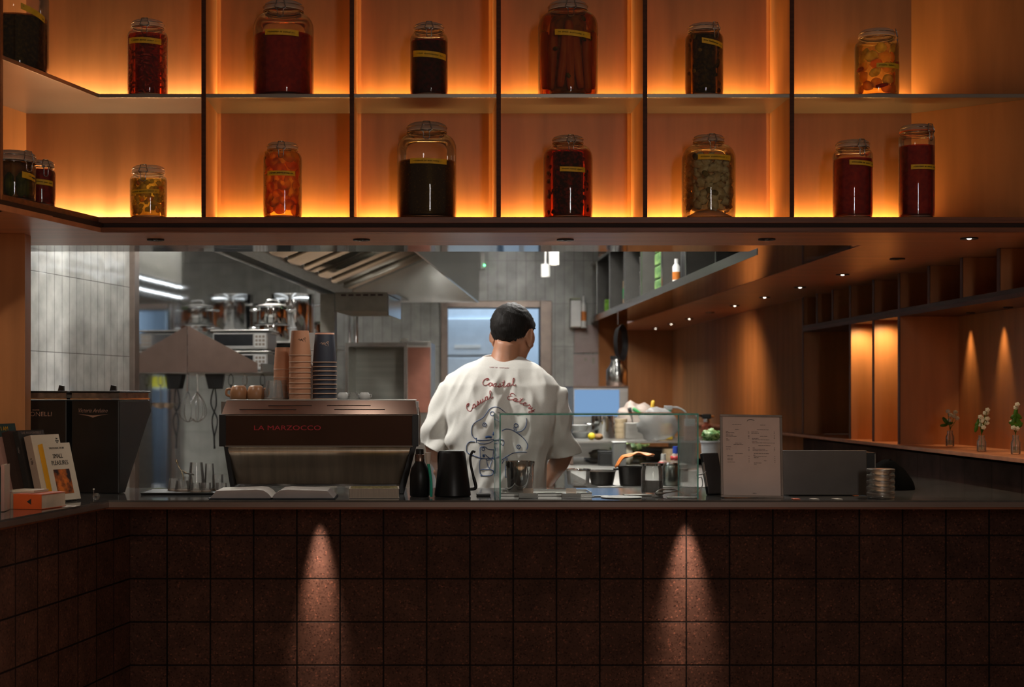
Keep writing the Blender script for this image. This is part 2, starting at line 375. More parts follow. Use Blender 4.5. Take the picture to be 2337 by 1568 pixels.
# back panels
bk = MB(); t = .02
bk.prism([tuple(Cb), tuple(Gr), (Gr.x, Gr.y+t), (Cb.x-.01, Cb.y+t)], Z1-.03, ZT)
bk.build('back_panel', M_ply, shelf, world=True)
nrm = Vector((-WD.y, WD.x))*-1
MB().prism([tuple(Ab), tuple(Cb), (Cb.x-.02, Cb.y+.004), (Ab.x-.02, Ab.y+.004)], Z1-.03, ZT).build('back_panel', M_ply, shelf, world=True)
Hr2 = Vector((gx(2352, 5.34), 5.34))
MB().prism([tuple(Gr), tuple(Hr2), (Hr2.x+.02, Hr2.y+.02), (Gr.x+.02, Gr.y+.02)], Z1-.03, ZT).build('angled_panel', M_ply, shelf, world=True)
DIV = [465, 803, 1138, 1472, 1807]
for p in DIV:
    x = gx(p, 5.32); MB().box(x-.0075, x+.0075, 5.318, 5.622, Z1, ZT).build('divider', M_ply, shelf, world=True, bevel=.001)
    MB().box(x-.0076, x+.0076, 5.3165, 5.3195, Z1, ZT).build('divider_edge', M_plydk, shelf, world=True)
xx = gx(1, 4.69)
MB().box(xx-.02, xx, 4.69, 4.72, ZS, ZT).build('divider', M_plyd, shelf, world=True)

# strip lights along the back of every bay, both rows, and light slots beside the dividers
LEDC = (1, .60, .19)
edges = [gx(62, 5.6)]+[gx(p, 5.32) for p in DIV]+[Gr.x]
for zr, en in ((Z1, 1.0), (Z2, 1.0)):
    for i in range(6):
        a, b = edges[i]+.012, edges[i+1]-.012
        k = 1.0 if i else .8
        lamp('strip_light', 'AREA', ((a+b)/2, 5.596, zr+.004), (2.1 if i else 3.0)*en*(b-a)/.5, LEDC if i else (1, .72, .4), size=b-a, size_y=.012, rot=(PI-.12, 0, 0))
for p in DIV:
    x = gx(p, 5.32)
    for s in (-1, 1):
        lamp('slot_light', 'AREA', (x+s*.022, 5.612, (Z1+ZT)/2), .05, LEDC, size=.004, size_y=ZT-Z1-.04, rot=(PI/2, 0, s*PI/2))
# ================================================================ service counter
ZC = 1.05
YT = 5.375*1.035                                                           # tiled face, set back under the overhanging slab
M_top = pm('dark_polished_counter', (.13, .125, .12), .09, metal=.35, var=.18, scale=7, spec=.6)
M_edge = pm('counter_edge_metal', (.22, .17, .15), .38, metal=.6, var=.1, scale=6, stretch=(.2, 1, 1))
Bc = Vector((gx(248, 5.32), 5.32)); WC = Vector((-.182, -.983)); Ac = Bc+WC*1.0
ctop = [tuple(Ac), tuple(Bc), (RX-.004, 5.32), (RX-.004, 7.3), (1.62, 7.3), (1.62, 6.02), (-1.35, 6.02), (-1.75, 5.55), (Ac.x-.42, Ac.y+.05)]
top = thing('countertop', 'long dark polished counter slab with a dull metal edge and an angled left end', 'countertop', (0, 5.32, ZC))
MB().prism(ctop, ZC-.008, ZC).build('slab', M_top, top, world=True)
ins = lambda e: [(Ac.x-e, Ac.y), (Bc.x-e*1.1, Bc.y+e), (RX-.004, 5.32+e), (RX-.004, 7.3), (1.62, 7.3), (1.62, 6.02), (-1.35, 6.02), (-1.75, 5.55), (Ac.x-.42, Ac.y+.05)]
MB().prism(ins(-.0012), ZC-.024, ZC-.0065).build('edge_band', M_edge, top, world=True)
MB().prism(ins(.012), ZC-.032, ZC-.0225).build('under_board', M_plyd, top, world=True)
TP = 98.75*YT/F
M_front = tiles('speckled_brown_tiles', TP, TP, gx(480, YT), gz(1222, YT), (.088, .041, .028), (.072, .034, .024), (.009, .005, .004), .0035, rough=.6, spec=.12, speck=(190, (.3, .27, .27), (2.7, 2.2, 2.0)), bump=.5, cvar=.35)
base = thing('counter_front', 'dark brown speckled square tiles cladding the counter below the slab', 'tiled counter', (0, YT, 0))
xc = gx(297, YT)
MB().box(xc, RX-.004, 0, .05, 0, ZC-.033).build('front_tiles', M_front, base)
ta = math.atan2(.983, .182)
wt = MB().box(-1.1, 0, 0, .05, 0, ZC-.033).build('wing_tiles', tiles('speckled_wing_tiles', TP, TP, 0, gz(1222, YT), (.088, .041, .028), (.072, .034, .024), (.009, .005, .004), .0035, rough=.6, spec=.12, speck=(190, (.3, .27, .27), (2.7, 2.2, 2.0)), bump=.5, cvar=.35), base)
wt.location = (xc, 0, 0); wt.rotation_euler = (0, 0, ta)
MB().box(-1.2, 1.6, .06, .42, .0, ZC-.034).build('carcass', M_black, base)
MB().box(1.65, RX-.02, .06, 1.72, .0, ZC-.034).build('carcass', M_black, base)

# wood end panel below the left wing of the shelf
ep = MB().box(-1.75, gx(57, 5.36), 5.36, 5.44, ZC, ZS).build('end_panel', M_ply, world=False, bevel=.001)
tag(ep, 'orange plywood panel standing on the counter behind the row of leaning books', 'panel')

# ================================================================ right hand niches with the ledge
nic = thing('niche_shelf', 'wood wall unit on the right with a row of small pigeonholes over lit niches', 'shelf unit', (RX, 7.2, ZC))
ZN, ZL, XB = 1.79, 1.183, 2.50
DY = [8.92, 8.605, 8.276, 7.938, 7.53, 7.125, 6.707, 6.30, 5.895, 5.5]
for y in DY:
    lo = ZL+.0005 if y in (8.92, 7.938, 7.53, 7.125) else ZN
    MB().box(RX-.008, XB, y, y+.016, lo, ZS-.001).build('divider', M_ply, nic, world=True)
    MB().box(RX-.0095, RX-.007, y-.002, y+.03, lo, ZS-.001).build('divider_edge', M_plydk, nic, world=True)
MB().box(RX-.01, XB, 5.3, 8.93, ZN-.012, ZN+.006).build('shelf_board', M_plydk, nic, world=True)
MB().box(RX-.011, RX+.05, 5.3, 8.93, ZN+.006, ZN+.024).build('shadow_gap', M_groove, nic, world=True)
MB().box(XB, XB+.02, 5.3, 8.95, ZL-.02, ZS-.001).build('back_panel', M_ply, nic, world=True)
ledge = MB().box(RX-.03, XB-.001, 5.2, 8.9, ZL-.018, ZL-.0005).box(RX-.03, RX+.02, 8.9, 12.5, ZL-.018, ZL).build('ledge', M_soff, bevel=.002)
tag(ledge, 'long orange wood ledge carrying the three flower vases along the right wall', 'ledge')
M_wains = tiles('dark_wainscot_tiles', .30, .30, 0, ZL-.3, (.05, .026, .02), (.045, .023, .018), (.014, .008, .006), .004, rough=.75, spec=.08, bump=.5, axis='YZ')
struct(MB().box(RX, RX+.1, 5.2, 8.96, 0, ZL-.03).box(RX, RX+.08, 8.96, 13.6, 0, .9).build('wall_wainscot', M_wains))
struct(MB().box(XB+.02, XB+.12, 4.8, 9.0, 0, 2.9).build('wall_outer', M_plyd))

# recessed downlights: ring + lens
M_lens = emit('lit_lens', (1, .86, .7), 9); M_lensd = pm('dark_lens', (.05, .05, .05), .2)
dl = [(355, 546, 0), (825, 546, 0), (1290, 546, 0), (1750, 545, 0), (2212, 543, 1), (2048, 590, 0), (1923, 626, 1), (1826, 655, 1), (1745, 678, 1), (1677, 697, 1), (1620.5, 712.6, 0), (1573, 727, 1), (1532, 739, 1), (1496, 749, 1)]
nm = ['over the books and grinders', 'over the left half of the espresso machine', 'above the man in white', 'above the framed menu', 'nearest to the camera on the right', 'on the side soffit nearest to the front edge', 'second on the side soffit, with a pale glow', 'third on the side soffit, above the pigeonholes', 'fourth on the side soffit, brightest row', 'fifth along the side soffit', 'dark and unlit halfway along the side soffit', 'just beyond the unlit one in the side soffit', 'last but one at the far end of the side soffit', 'farthest away at the end of the side soffit']
def downlight(loc, on, label, r=.031):
    t = thing('recessed_downlight', label, 'downlight', loc, 0, 'recessed downlights in the wood soffits')
    MB().lathe([(r*.62, -.001), (r, -.003), (r, .004), (r*.62, .004), (r*.62, -.001)], seg=24, cap=False).build('trim_ring', M_black, t, smooth=40)
    MB().lathe([(r*.62, .003), (r*.62, .006)], seg=20).build('recess', M_groove, t)
    MB().lathe([(.0, -.0042), (r*.15, -.0038), (r*.25, -.002), (r*.28, .003), (0, .003)], seg=16, cap=False).build('lens', M_lens if on else M_lensd, t)
for (px, py, on), w_ in zip(dl, nm):
    D = (ZS-HC)*F/(VY-py)
    downlight((gx(px, D), D, ZS-.002), on, ('lit' if on else 'small black')+' recessed downlight '+w_)
for i, (px, py) in enumerate(((2225, 707), (2312, 694))):
    D = (ZN-HC)*F/(VY-py); downlight((gx(px, D)-.02, D, ZN-.0145), 0, 'dark downlight under the pigeonholes '+('farther along, over the left vase' if i == 0 else 'nearer, over the right vases'), .02)

# ================================================================ steel rack on the kitchen side of the side bulkhead
rack = thing('bulkhead_rack', 'open stainless steel rack of compartments hung above the right kitchen bench', 'rack', (1.33, 7, ZS))
MB().box(1.33, 1.66, 6.06, 12.0, ZS+.001, ZS+.02).build('bottom_shelf', M_mirror, rack, world=True)
MB().box(1.328, 1.333, 6.06, 12.0, ZS-.012, ZS+.03).build('front_edge', M_steel, rack, world=True)
MB().box(1.33, 1.66, 6.06, 12.0, 2.41, 2.43).build('top_shelf', M_steel, rack, world=True)
M_rackback = pm('rack_back', (.045, .042, .036), .45, metal=.2)
MB().box(1.64, 1.66, 6.06, 12.0, ZS+.02, 2.8).build('back_sheet', M_rackback, rack, world=True)
y = 6.93
while y < 12: 
    MB().box(1.335, 1.64, y-.006, y+.006, ZS+.02, 2.41).build('divider', M_rackback, rack, world=True)
    MB().box(1.331, 1.337, y-.009, y+.009, ZS+.02, 2.41).build('post', M_steel, rack, world=True); y += .78
# ================================================================ jars
def squiggle_on(name, words, r, zc, h, a0, a1, parent, slope=0, seed=1, mat=None):
    """handwriting on a tape wrapped round radius r: small zigzag strokes word by word"""
    rnd = random.Random(seed); mb = MB(); tot = sum(words)+.5*(len(words)-1); t = 0
    for w in words:
        n = max(4, int(w*9)); pts = []
        for k in range(n+1):
            u = (t+w*k/n)/tot; a = a0+(a1-a0)*(.08+.84*u); z = zc+slope*(u-.5)+h*(.55 if k % 2 else -.45)*(.5+.5*rnd.random())
            pts.append((math.sin(a)*r, -math.cos(a)*r, z))
        mb.tube(pts, .0006, 4); t += w+.5
    return mb.build(name, mat or M_ink, parent)

def jar(label, px, base, wpx, toppx, neckpx, fillpx, liquid, core, tape, clampang=0, D=None, bodytop=.2, d=.015, sq=2.6, wing=False, words=(4, 3, 3, 1), seed=1, pieces=None, lift=.012, seal=None, neckh=None):
    """px centre x, base shelf z, wpx body width, toppx y of the lid top, neckpx lid width, fillpx y of the contents' top; all read at the jar's own depth"""
    if wing:
        Dr = 5.0; r = wpx*Dr/F/2
        n = Vector((-.964, .265)); o = Bf+n*(r+d); k = (px-VX)/F
        tt = (k*o.y-o.x)/(WD.x-k*WD.y); p = o+WD*tt; X, D = p.x, p.y
    else:
        r0 = wpx*5.42/F/2; D = D or 5.332+r0+d; X = gx(px, D)
    s = D/F; r = wpx*s/2; H = gz(toppx, D)-base; rn = neckpx*s/2; hf = gz(fillpx, D)-base
    t = thing('pickle_jar', label, 'jar', (X, D, base+.0015), 0, 'clip-top pickle jars on the display shelves')
    lidh = max(.016, rn*.42); zl = H-lidh; zn = neckh or .012; zs = zl-zn                       # lid, neck band, top of shoulder
    sh0 = zs-(r-rn)*1.15-.006; q = (r-rn)
    prof = [(r*.86, 0), (r*.94, .004), (r*.985, .014), (r, .03), (r, max(.035, sh0*.6)), (r, sh0)]
    for k in range(1, 7):
        a = PI/2*k/6; prof.append((rn*.96+(r-rn*.96)*math.cos(a)**.9 if k < 6 else rn*.96, sh0+(zs-sh0)*math.sin(a)))
    prof += [(rn*.96, zs+.004), (rn*1.03, zs+.006), (rn*1.03, zl-.001)]
    # blend from rounded-square body to a round neck
    MB().lathe(prof, seg=40, sq=2.15).build('glass_body', M_jar, t, smooth=60)
    MB().lathe([(0, .001), (r*.80, .001), (r*.9, .005), (r*.9, .009), (r*.5, lift), (0, lift)], seg=32, cap=False).build('glass_base', M_lid, t, smooth=50)
    MB().lathe([(rn*1.05, zl), (rn*1.05, zl+lidh*.55), (rn*1.0, zl+lidh*.8), (rn*.84, H), (0, H)], seg=36).build('lid', M_lid, t, smooth=50)
    MB().lathe([(rn*.95, zl-.0022), (rn*1.08, zl-.0022), (rn*1.08, zl+.0012), (rn*.95, zl+.0012)], seg=32, cap=False).build('seal', seal or M_rubber, t, smooth=40)
    # wire bail: band under the lid, hinge, clasp with a loop
    w = .0017; cl = MB(); c, sn = math.cos(clampang), math.sin(clampang)
    ring = lambda R, z, a0=0, a1=2*PI, n=28: [(R*math.sin(a0+(a1-a0)*k/n), -R*math.cos(a0+(a1-a0)*k/n), z) for k in range(n+1)]
    cl.tube(ring(rn*1.06, zl-.006), w*.8, 5); cl.tube(ring(rn*1.085, zl+lidh*.45), w*.8, 5)
    def lc(u, out, z): return (c*u-sn*-(rn*1.07+out), sn*u+c*-(rn*1.07+out), z)
    hw = rn*.2+.002
    cl.tube(crom([lc(-hw*.8, .002, zl+lidh*.9), lc(-hw, .005, zl+lidh*.3), lc(-hw*1.25, .007, zl-.004), lc(-hw*.7, .007, zl-.013), lc(-hw*.6, .006, zl-.035), lc(hw*.6, .006, zl-.035), lc(hw*.7, .007, zl-.013), lc(hw*1.25, .007, zl-.004), lc(hw, .005, zl+lidh*.3), lc(hw*.8, .002, zl+lidh*.9)], 4), w, 6)
    cl.tube([lc(-hw*1.2, .007, zl-.004), lc(0, .009, zl-.007), lc(hw*1.2, .007, zl-.004)], w, 5)
    cl.tube([lc(-hw*.8, .002, zl+lidh*.9), lc(hw*.8, .002, zl+lidh*.9)], w, 5)
    cl.build('wire_clasp', M_wire, t, smooth=True)
    # contents: clear tinted liquid with the food inside it
    R = lambda z: next((prof[i][0]+(prof[i+1][0]-prof[i][0])*(z-prof[i][1])/max(1e-6, prof[i+1][1]-prof[i][1]) for i in range(len(prof)-1) if prof[i][1] <= z <= prof[i+1][1]), rn)
    zb = lift+.001
    def inner(k, z0, z1, m=12): return [(R(z0+(z1-z0)*i/m)*k, z0+(z1-z0)*i/m) for i in range(m+1)]
    if liquid: MB().lathe(inner(.962, zb, hf), seg=36, sq=2.15).build('liquid', liquid, t, smooth=50)
    if core:
        mb = MB(); p = inner(.62 if pieces else .9, zb+.002, hf-.003); mb.lathe(p, seg=36, sq=2.15); o = mb.build('contents', core, t, smooth=50)
    if pieces: pieces(t, R, zb, hf, random.Random(seed))
    # yellow tape with handwriting
    if tape:
        ty, tw, th, tc, slope = tape; zc = gz(ty, D)-base; ang = tw*s/r*.52; ca = math.asin(max(-1, min(1, tc*s/r))); tR = R(zc)*1.006; hh = th*s/2
        a0, a1 = ca-ang, ca+ang
        def tp(u, v):
            a = a0+(a1-a0)*u; q = (abs(math.cos(a))**2.15+abs(math.sin(a))**2.15)**(-1/2.15)
            z = zc+slope*s*(u-.5)+(v-.5)*2*hh; RR = (R(z)+.0012)*q; return (math.sin(a)*RR, -math.cos(a)*RR, z)
        lab = MB().grid(tp, 16, 2).build('tape_label', M_tape, t, solid=.0005)
        squiggle_on('handwriting', words, tR+.0022, zc, hh*.55, a0, a1, lab, slope*s, seed)
    return t

def tint(name, c): return glass(name, c, .5)
L_red = tint('red_brine', (.9, .3, .12)); L_or = tint('orange_brine', (.97, .80, .44)); L_ye = tint('yellow_brine', (.95, .84, .46)); L_gr = tint('brown_brine', (.66, .5, .2)); L_pu = tint('beet_brine', (.66, .1, .12)); L_clear = tint('clear_brine', (.85, .72, .4)); L_am = tint('amber_brine', (.98, .9, .7))
C_red = soft('red_chilli_paste', (.42, .022, .008), (.62, .06, .018), 60, .12)
C_redd = soft('dark_red_paste', (.24, .014, .007), (.42, .035, .014), 70, .12)
C_dkgreen = soft('dark_herb_paste', (.05, .04, .008), (.24, .18, .04), 90, .1, (.45, .75))
C_green = soft('seeded_green_paste', (.085, .062, .008), (.5, .36, .08), 160, .1, (.58, .8))
C_purple = soft('shredded_beet', (.035, .003, .01), (.15, .01, .025), 70, .15)
C_dkchil = soft('dark_chilli_mash', (.03, .009, .005), (.36, .05, .025), 90, .2, (.45, .75))
C_shadow = soft('brine_gloom', (.18, .07, .018), (.42, .17, .035), 30, .2)
C_chil = soft('chilli_pod', (.6, .03, .015), (.9, .12, .04), 30, .2); C_olive = soft('olive_pepper', (.09, .075, .016), (.3, .23, .05), 40, .3)
C_lemon = soft('preserved_lemon', (.8, .45, .06), (1, .8, .3), 25, .5, transp=.42); C_orange = soft('orange_slice', (.92, .42, .04), (1, .66, .16), 25, .5, transp=.42); C_caul = soft('cauliflower_floret', (.75, .6, .36), (1, .92, .7), 40, .15, transp=.06)
C_carrot = soft('pickled_carrot', (.8, .18, .02), (.98, .34, .07), 14, .2, stretch=(3, 3, .6), transp=.25); C_cab = soft('pale_cabbage', (.72, .62, .18), (1, .95, .55), 40, .5, transp=.25); C_cuke = soft('pickled_cucumber', (.04, .08, .014), (.16, .22, .04), 30, .1); C_pepper = soft('red_pepper', (.7, .03, .015), (.85, .1, .03), 20, .4)

def rot(rnd): return Matrix.Rotation(rnd.uniform(0, 2*PI), 3, 'X') @ Matrix.Rotation(rnd.uniform(0, 2*PI), 3, 'Z')
def sticks(mat, n, ln, th):
    def f(t, R, z0, z1, rnd):
        mb = MB()
        for i in range(n):
            z = rnd.uniform(z0+.004, z1-.006); a = rnd.uniform(-1.75, 1.75); r = R(z)*.9; m = rot(rnd); v = m @ Vector((ln*rnd.uniform(.5, 1)/2, 0, 0)); rad = Vector((math.sin(a), -math.cos(a), 0)); v = v-rad*v.dot(rad)*.9
            c = rad*r+Vector((0, 0, z)); v.z = max(z0-z, min(z1-z, v.z)); mb.tube([c-v, c+rad*.002, c+v], [th*.7, th, th*.6], 6)
        mb.build('contents', mat, t, smooth=True)
    return f
def chunks(mats, n, size, flat=1.0, nz=.25, front=True, k=.88):
    def f(t, R, z0, z1, rnd):
        bs = [MB() for _ in mats]; placed = []
        for i in range(n*8):
            if len(placed) >= n: break
            z = rnd.uniform(z0+size*.5, z1-size*.4); a = rnd.uniform(-1.9, 1.9); r = R(z)*k-size*.5; c = Vector((math.sin(a)*r, -math.cos(a)*r, z))
            if any((c-q).length < size*1.02 for q in placed): continue
            placed.append(c); s = size*rnd.uniform(.6, .95); j = rnd.randrange(len(mats))
            bs[j].blob(c, (s, s*flat, s*rnd.uniform(.7, 1)), 10, 7, Matrix.Rotation(a, 3, 'Z') @ Matrix.Rotation(rnd.uniform(-.6, .6), 3, 'Y') @ Matrix.Rotation(rnd.uniform(-.3, .3), 3, 'X'), nz, 2.5, i)
        for b, m in zip(bs, mats):
            if b.v: b.build('contents', m, t, smooth=True)
    return f
def slices(mats, n, size):
    def f(t, R, z0, z1, rnd):
        bs = [MB() for _ in mats]; placed = []
        for i in range(n*10):
            if len(placed) >= n: break
            z = rnd.uniform(z0+size*.8, z1-size*.5); a = rnd.uniform(-1.6, 1.6); r = R(z)*.84-.004; c = Vector((math.sin(a)*r, -math.cos(a)*r, z))
            if any((c-q).length < size*.95 for q in placed): continue
            placed.append(c); s = size*rnd.uniform(.75, 1.05)
            m = Matrix.Rotation(a, 3, 'Z') @ Matrix.Rotation(rnd.uniform(-.35, .35), 3, 'X') @ Matrix.Rotation(PI/2+rnd.uniform(-.3, .3), 3, 'X')
            bs[rnd.randrange(len(mats))].lathe([(0, -s*.2), (s*.8, -s*.2), (s, -s*.1), (s, s*.1), (s*.8, s*.2), (0, s*.2)], c, 14, m)
        for b, m in zip(bs, mats):
            if b.v: b.build('contents', m, t, smooth=40)
    return f
def carrots(t, R, z0, z1, rnd):
    for i, (a, l, zz, tilt) in enumerate([(-1.35, .2, .05, .0), (-.9, .22, .04, .06), (-.42, .19, .045, .12), (.03, .24, .035, -.03), (.48, .2, .04, -.12), (.95, .22, .03, -.05), (1.4, .2, .05, .02), (2.2, .2, .04, 0), (3.1, .22, .04, 0), (4.0, .2, .04, 0)]):
        r = R(.1)*.8; c = Vector((math.sin(a)*r, -math.cos(a)*r, z0)); th = .0165
        pts = [c+Vector((tilt*l*k, 0, zz-.025+l*k)) for k in (0, .08, .5, .93, 1)]
        MB().tube([(p.x*(1-.1*abs(tilt)), p.y, min(p.z, z1-.015)) for p in pts], [th*.6, th*.8, th*.95, th, th*.7], 10).build('carrot', C_carrot, t, smooth=True)
def cukes(t, R, z0, z1, rnd):
    for a in (-1.2, -.55, .1, .75, 1.4, 2.6, 3.8):
        r = R(.05)*.72; c = Vector((math.sin(a)*r, -math.cos(a)*r, z0))
        MB().tube([c+Vector((.002*math.sin(a*9+k), 0, z)) for k, z in enumerate((.002, .012, .04, .066, .078))], [.006, .014, .0165, .014, .005], 12).build('cucumber', C_cuke, t, smooth=True)
def leaves(mat, n, s):
    def f(t, R, z0, z1, rnd):
        mb = MB()
        for i in range(n):
            z = rnd.uniform(z0+.05, z1-.01); a = rnd.uniform(-1.1, 1.1); r = R(z)*.915
            mb.blob((math.sin(a)*r, -math.cos(a)*r, z), (s, .002, s*.7), 8, 5, Matrix.Rotation(a, 3, 'Z') @ Matrix.Rotation(rnd.uniform(-1, 1), 3, 'Y'))
        mb.build('herb_leaf', mat, t, smooth=True)
    return f
def both(*fs):
    def f(*a):
        for g in fs: g(*a)
    return f

#    label, px, base, w, top, neck, fill
jar('large jar of dark green herb paste cut by the left edge, upper shelf', 38, Z2, 143, -62, 88, 46, L_gr, C_dkgreen, (42, 60, 14, 52, -22), 0, wing=True, seed=1)
jar('jar of chopped red chillies on the upper shelf, first bay from the left', 337, Z2, 91, 50, 70, 84, L_red, C_redd, (103, 76, 13, 0, -3), 0, words=(1, 3, 3, 3, 2), seed=2, pieces=sticks(C_chil, 190, .03, .0036))
jar('large jar of bright red chilli puree with clear glass above it, upper shelf', 647, Z2, 138, 9, 86, 86, L_red, C_red, (90, 74, 13, 2, -3), -.06, words=(5, 1, 3, 2), seed=3, neckh=.014)
jar('jar of dark purple shredded beetroot on the upper shelf, middle bay', 979, Z2, 86, 57, 64, 98, L_pu, C_purple, (134, 80, 14, 2, -8), 0, words=(3, 5, 2), seed=4)
jar('large jar packed with whole orange carrots on the upper shelf', 1296, Z2, 136, 8, 84, 42, tint('carrot_brine', (.97, .72, .42)), C_shadow, (92, 80, 13, 6, -8), .05, words=(1, 2, 4, 2), seed=5, pieces=both(carrots, leaves(C_olive, 5, .011)), neckh=.01)
jar('jar of dark olive peppers and seeds on the upper shelf', 1607, Z2, 86, 58, 68, 82, L_gr, C_dkgreen, (107, 52, 12, 14, -10), .55, words=(2, 5, 2), seed=6, pieces=chunks([C_olive, C_olive, C_caul], 26, .012, .5))
jar('jar of yellow citrus wedges on the upper shelf at right', 2001, Z2, 98, 71, 76, 108, L_ye, None, (160, 60, 11, 16, 0), 1.15, words=(4, 4, 2), seed=7, pieces=both(chunks([C_lemon, C_orange, C_lemon, C_cab], 50, .028, .5, .2), sticks(C_pepper, 3, .07, .008)))
jar('squat jar of whole green cucumbers at the left edge of the lower shelf', 28, Z1, 106, 349, 100, 372, L_clear, C_shadow, (408, 40, 14, 46, -6), .95, wing=True, seed=8, pieces=cukes, words=(3, 2))
jar('small jar of red sauce beside the jar of cucumbers, lower shelf', 92, Z1, 68, 369, 58, 389, L_red, C_redd, (421, 46, 12, 14, -4), .6, wing=True, seed=9, d=.02, words=(5, 2, 2))
jar('short jar of pale yellow cabbage on the lower shelf, first bay from the left', 339, Z1, 84, 381, 70, 412, L_ye, C_cab, (443, 68, 10, -4, 2), -.12, words=(4, 4, 3, 1), seed=10, pieces=chunks([C_cab, C_cab, C_lemon], 90, .015, .45, .5))
jar('jar of orange citrus slices on the lower shelf, second bay from the left', 645, Z1, 88, 328, 66, 352, L_or, None, (402, 64, 11, 0, -1), 0, words=(5, 4, 4, 2), seed=11, pieces=slices([C_orange, C_orange, C_lemon], 60, .024))
jar('big half-empty jar of brown green seeded paste on the lower shelf', 974, Z1, 135, 284, 86, 372, L_gr, C_green, (378, 82, 12, 4, -2), -.02, words=(5, 1, 2, 3, 2), seed=12, neckh=.014)
jar('wide jar of very dark red chilli mash on the lower shelf, middle bay', 1296, Z1, 112, 313, 66, 350, L_red, C_dkchil, (395, 56, 11, 6, -2), .1, words=(3, 3, 3), seed=13, pieces=chunks([C_dkchil, C_redd], 40, .012, .5))
jar('wide jar of white cauliflower florets on the lower shelf', 1617, Z1, 121, 311, 66, 356, L_am, C_caul, (368, 74, 12, 4, -2), .05, words=(3, 5, 1), seed=14, pieces=both(chunks([C_caul], 110, .023, .7, .75), leaves(C_olive, 4, .014)), lift=.03)
jar('jar of plain red sauce on the lower shelf, shorter of the two at right', 1946, Z1, 88, 323, 70, 366, L_red, C_red, (379, 64, 11, 14, -4), .25, words=(5, 1, 3, 2), seed=15)
jar('tall narrow jar of red sauce with an orange seal, lower shelf at right', 2092, Z1, 79, 288, 70, 336, L_red, C_red, (387, 62, 11, 8, 0), .55, words=(5, 1, 3, 2), seed=16, seal=pm('orange_seal', (.75, .14, .03), .5))
# ================================================================ things on the counter
ZT0 = ZC+.001
def on(px, d): return (gx(px, d), d, ZT0)
# ---- espresso machine, seen from behind
EM = thing('espresso_machine', 'two-group steel espresso machine with black side panels and a red maker name, seen from behind', 'coffee machine', (gx(728, 5.72), 5.72, ZT0))
D0 = 5.66
X0, X1 = gx(500, D0), gx(955, D0)
z = lambda py: gz(py, D0)
M_bronze = pm('dark_mirror_panel', (.17, .095, .07), .12, metal=.9, var=.15, scale=3)
M_brass = pm('brushed_back_panel', (.62, .52, .40), .3, metal=1, var=.12, scale=8, stretch=(6, 1, .4))
M_cop = pm('warm_steel', (.34, .235, .19), .27, metal=1, var=.06, scale=4)
mb = MB(); xa, xb = gx(512, D0), gx(948, D0); xc0, xc1 = gx(505, D0), gx(953, D0)
mb.loft([[(xc0, D0+.005, z(946)), (xc1, D0+.005, z(946)), (xc1, D0+.03, z(946)), (xc0, D0+.03, z(946))], [(xa, D0+.06, z(914)), (xb, D0+.06, z(914)), (xb, D0+.075, z(914)), (xa, D0+.075, z(914))]])
mb.build('cup_rail', M_cop, EM, world=True, bevel=.0015)
for px, py, w in ((610, 935, 130), (660, 926, 100), (820, 935, 116), (795, 926, 100)):
    xs = gx(px-w/2, D0); f = (946-py)/32
    MB().box(xs, gx(px+w/2, D0), D0+.003+.055*f, D0+.008+.055*f, z(py+1.6), z(py-1.2)).build('slot', M_groove, EM, world=True)
MB().box(gx(515, D0), gx(941, D0), D0-.004, D0+.03, z(1018), z(948)).build('rear_panel', M_bronze, EM, world=True, bevel=.002)
MB().box(gx(514, D0), gx(942, D0), D0-.006, D0-.001, z(1019.5), z(1017)).box(gx(514, D0), gx(942, D0), D0-.006, D0-.001, z(948.6), z(946.8)).build('panel_trim', M_chrome, EM, world=True)
text('lettering', 'LA MARZOCCO', .0245, pm('red_lettering', (.5, .015, .03), .4), EM, Matrix.Translation((gx(656, D0)-EM.location.x, D0-.0045-EM.location.y, z(977)-EM.location.z)) @ FACE, sx=1.42, extrude=.0006)
mb = MB(); prof = [(1020, .0), (1026, -.006), (1034, -.004), (1042, .006), (1106, .045)]
mb.loft([[(gx(520+(p-1020)*.19, D0), D0+y, z(p)), (gx(937-(p-1020)*.28, D0), D0+y, z(p)), (gx(937-(p-1020)*.28, D0), D0+.09, z(p)), (gx(520+(p-1020)*.19, D0), D0+.09, z(p))] for p, y in prof])
mb.build('lower_panel', M_brass, EM, world=True, smooth=50)
for s in (0, 1):
    pl = [(500, 946), (516, 946), (516, 1019), (521, 1019), (536, 1112), (533, 1127), (528, 1127), (511, 1019), (500, 1019)] if s == 0 else [(955, 946), (940, 946), (940, 1019), (938, 1019), (911, 1110), (911, 1127), (922, 1127), (950, 1019), (955, 1019)]
    MB().prism([(gx(a, D0), z(b)) for a, b in pl], D0-.005, D0+.42, 'y').build('side_panel', M_satin, EM, world=True, bevel=.002)
MB().box(gx(500, D0), gx(955, D0), D0+.06, D0+.42, z(1018), z(917)).box(gx(536, D0), gx(912, D0), D0+.08, D0+.4, z(1112), z(1018)).build('body', M_steel, EM, world=True)
MB().box(gx(510, D0), gx(950, D0), D0+.06, D0+.43, z(914.5), z(912.5)).build('cup_tray', M_steelb, EM, world=True)
for px in (560, 890):
    for yy in (.1, .36): MB().lathe([(.018, ZT0-ZC-.001), (.022, .006), (.016, z(1108)-ZC)], (gx(px, D0), D0+yy, ZC+.0005), 14).build('foot', M_black, EM, world=True)
MB().tube([(gx(956, D0), D0+.02, z(930)), (gx(958.5, D0), D0+.01, z(950)), (gx(957.5, D0), D0+.01, z(1015))], .0018, 6).build('steam_tap_rod', M_chrome, EM, world=True)
ZM = z(912.5)+.0006                                                        # top of the cup tray

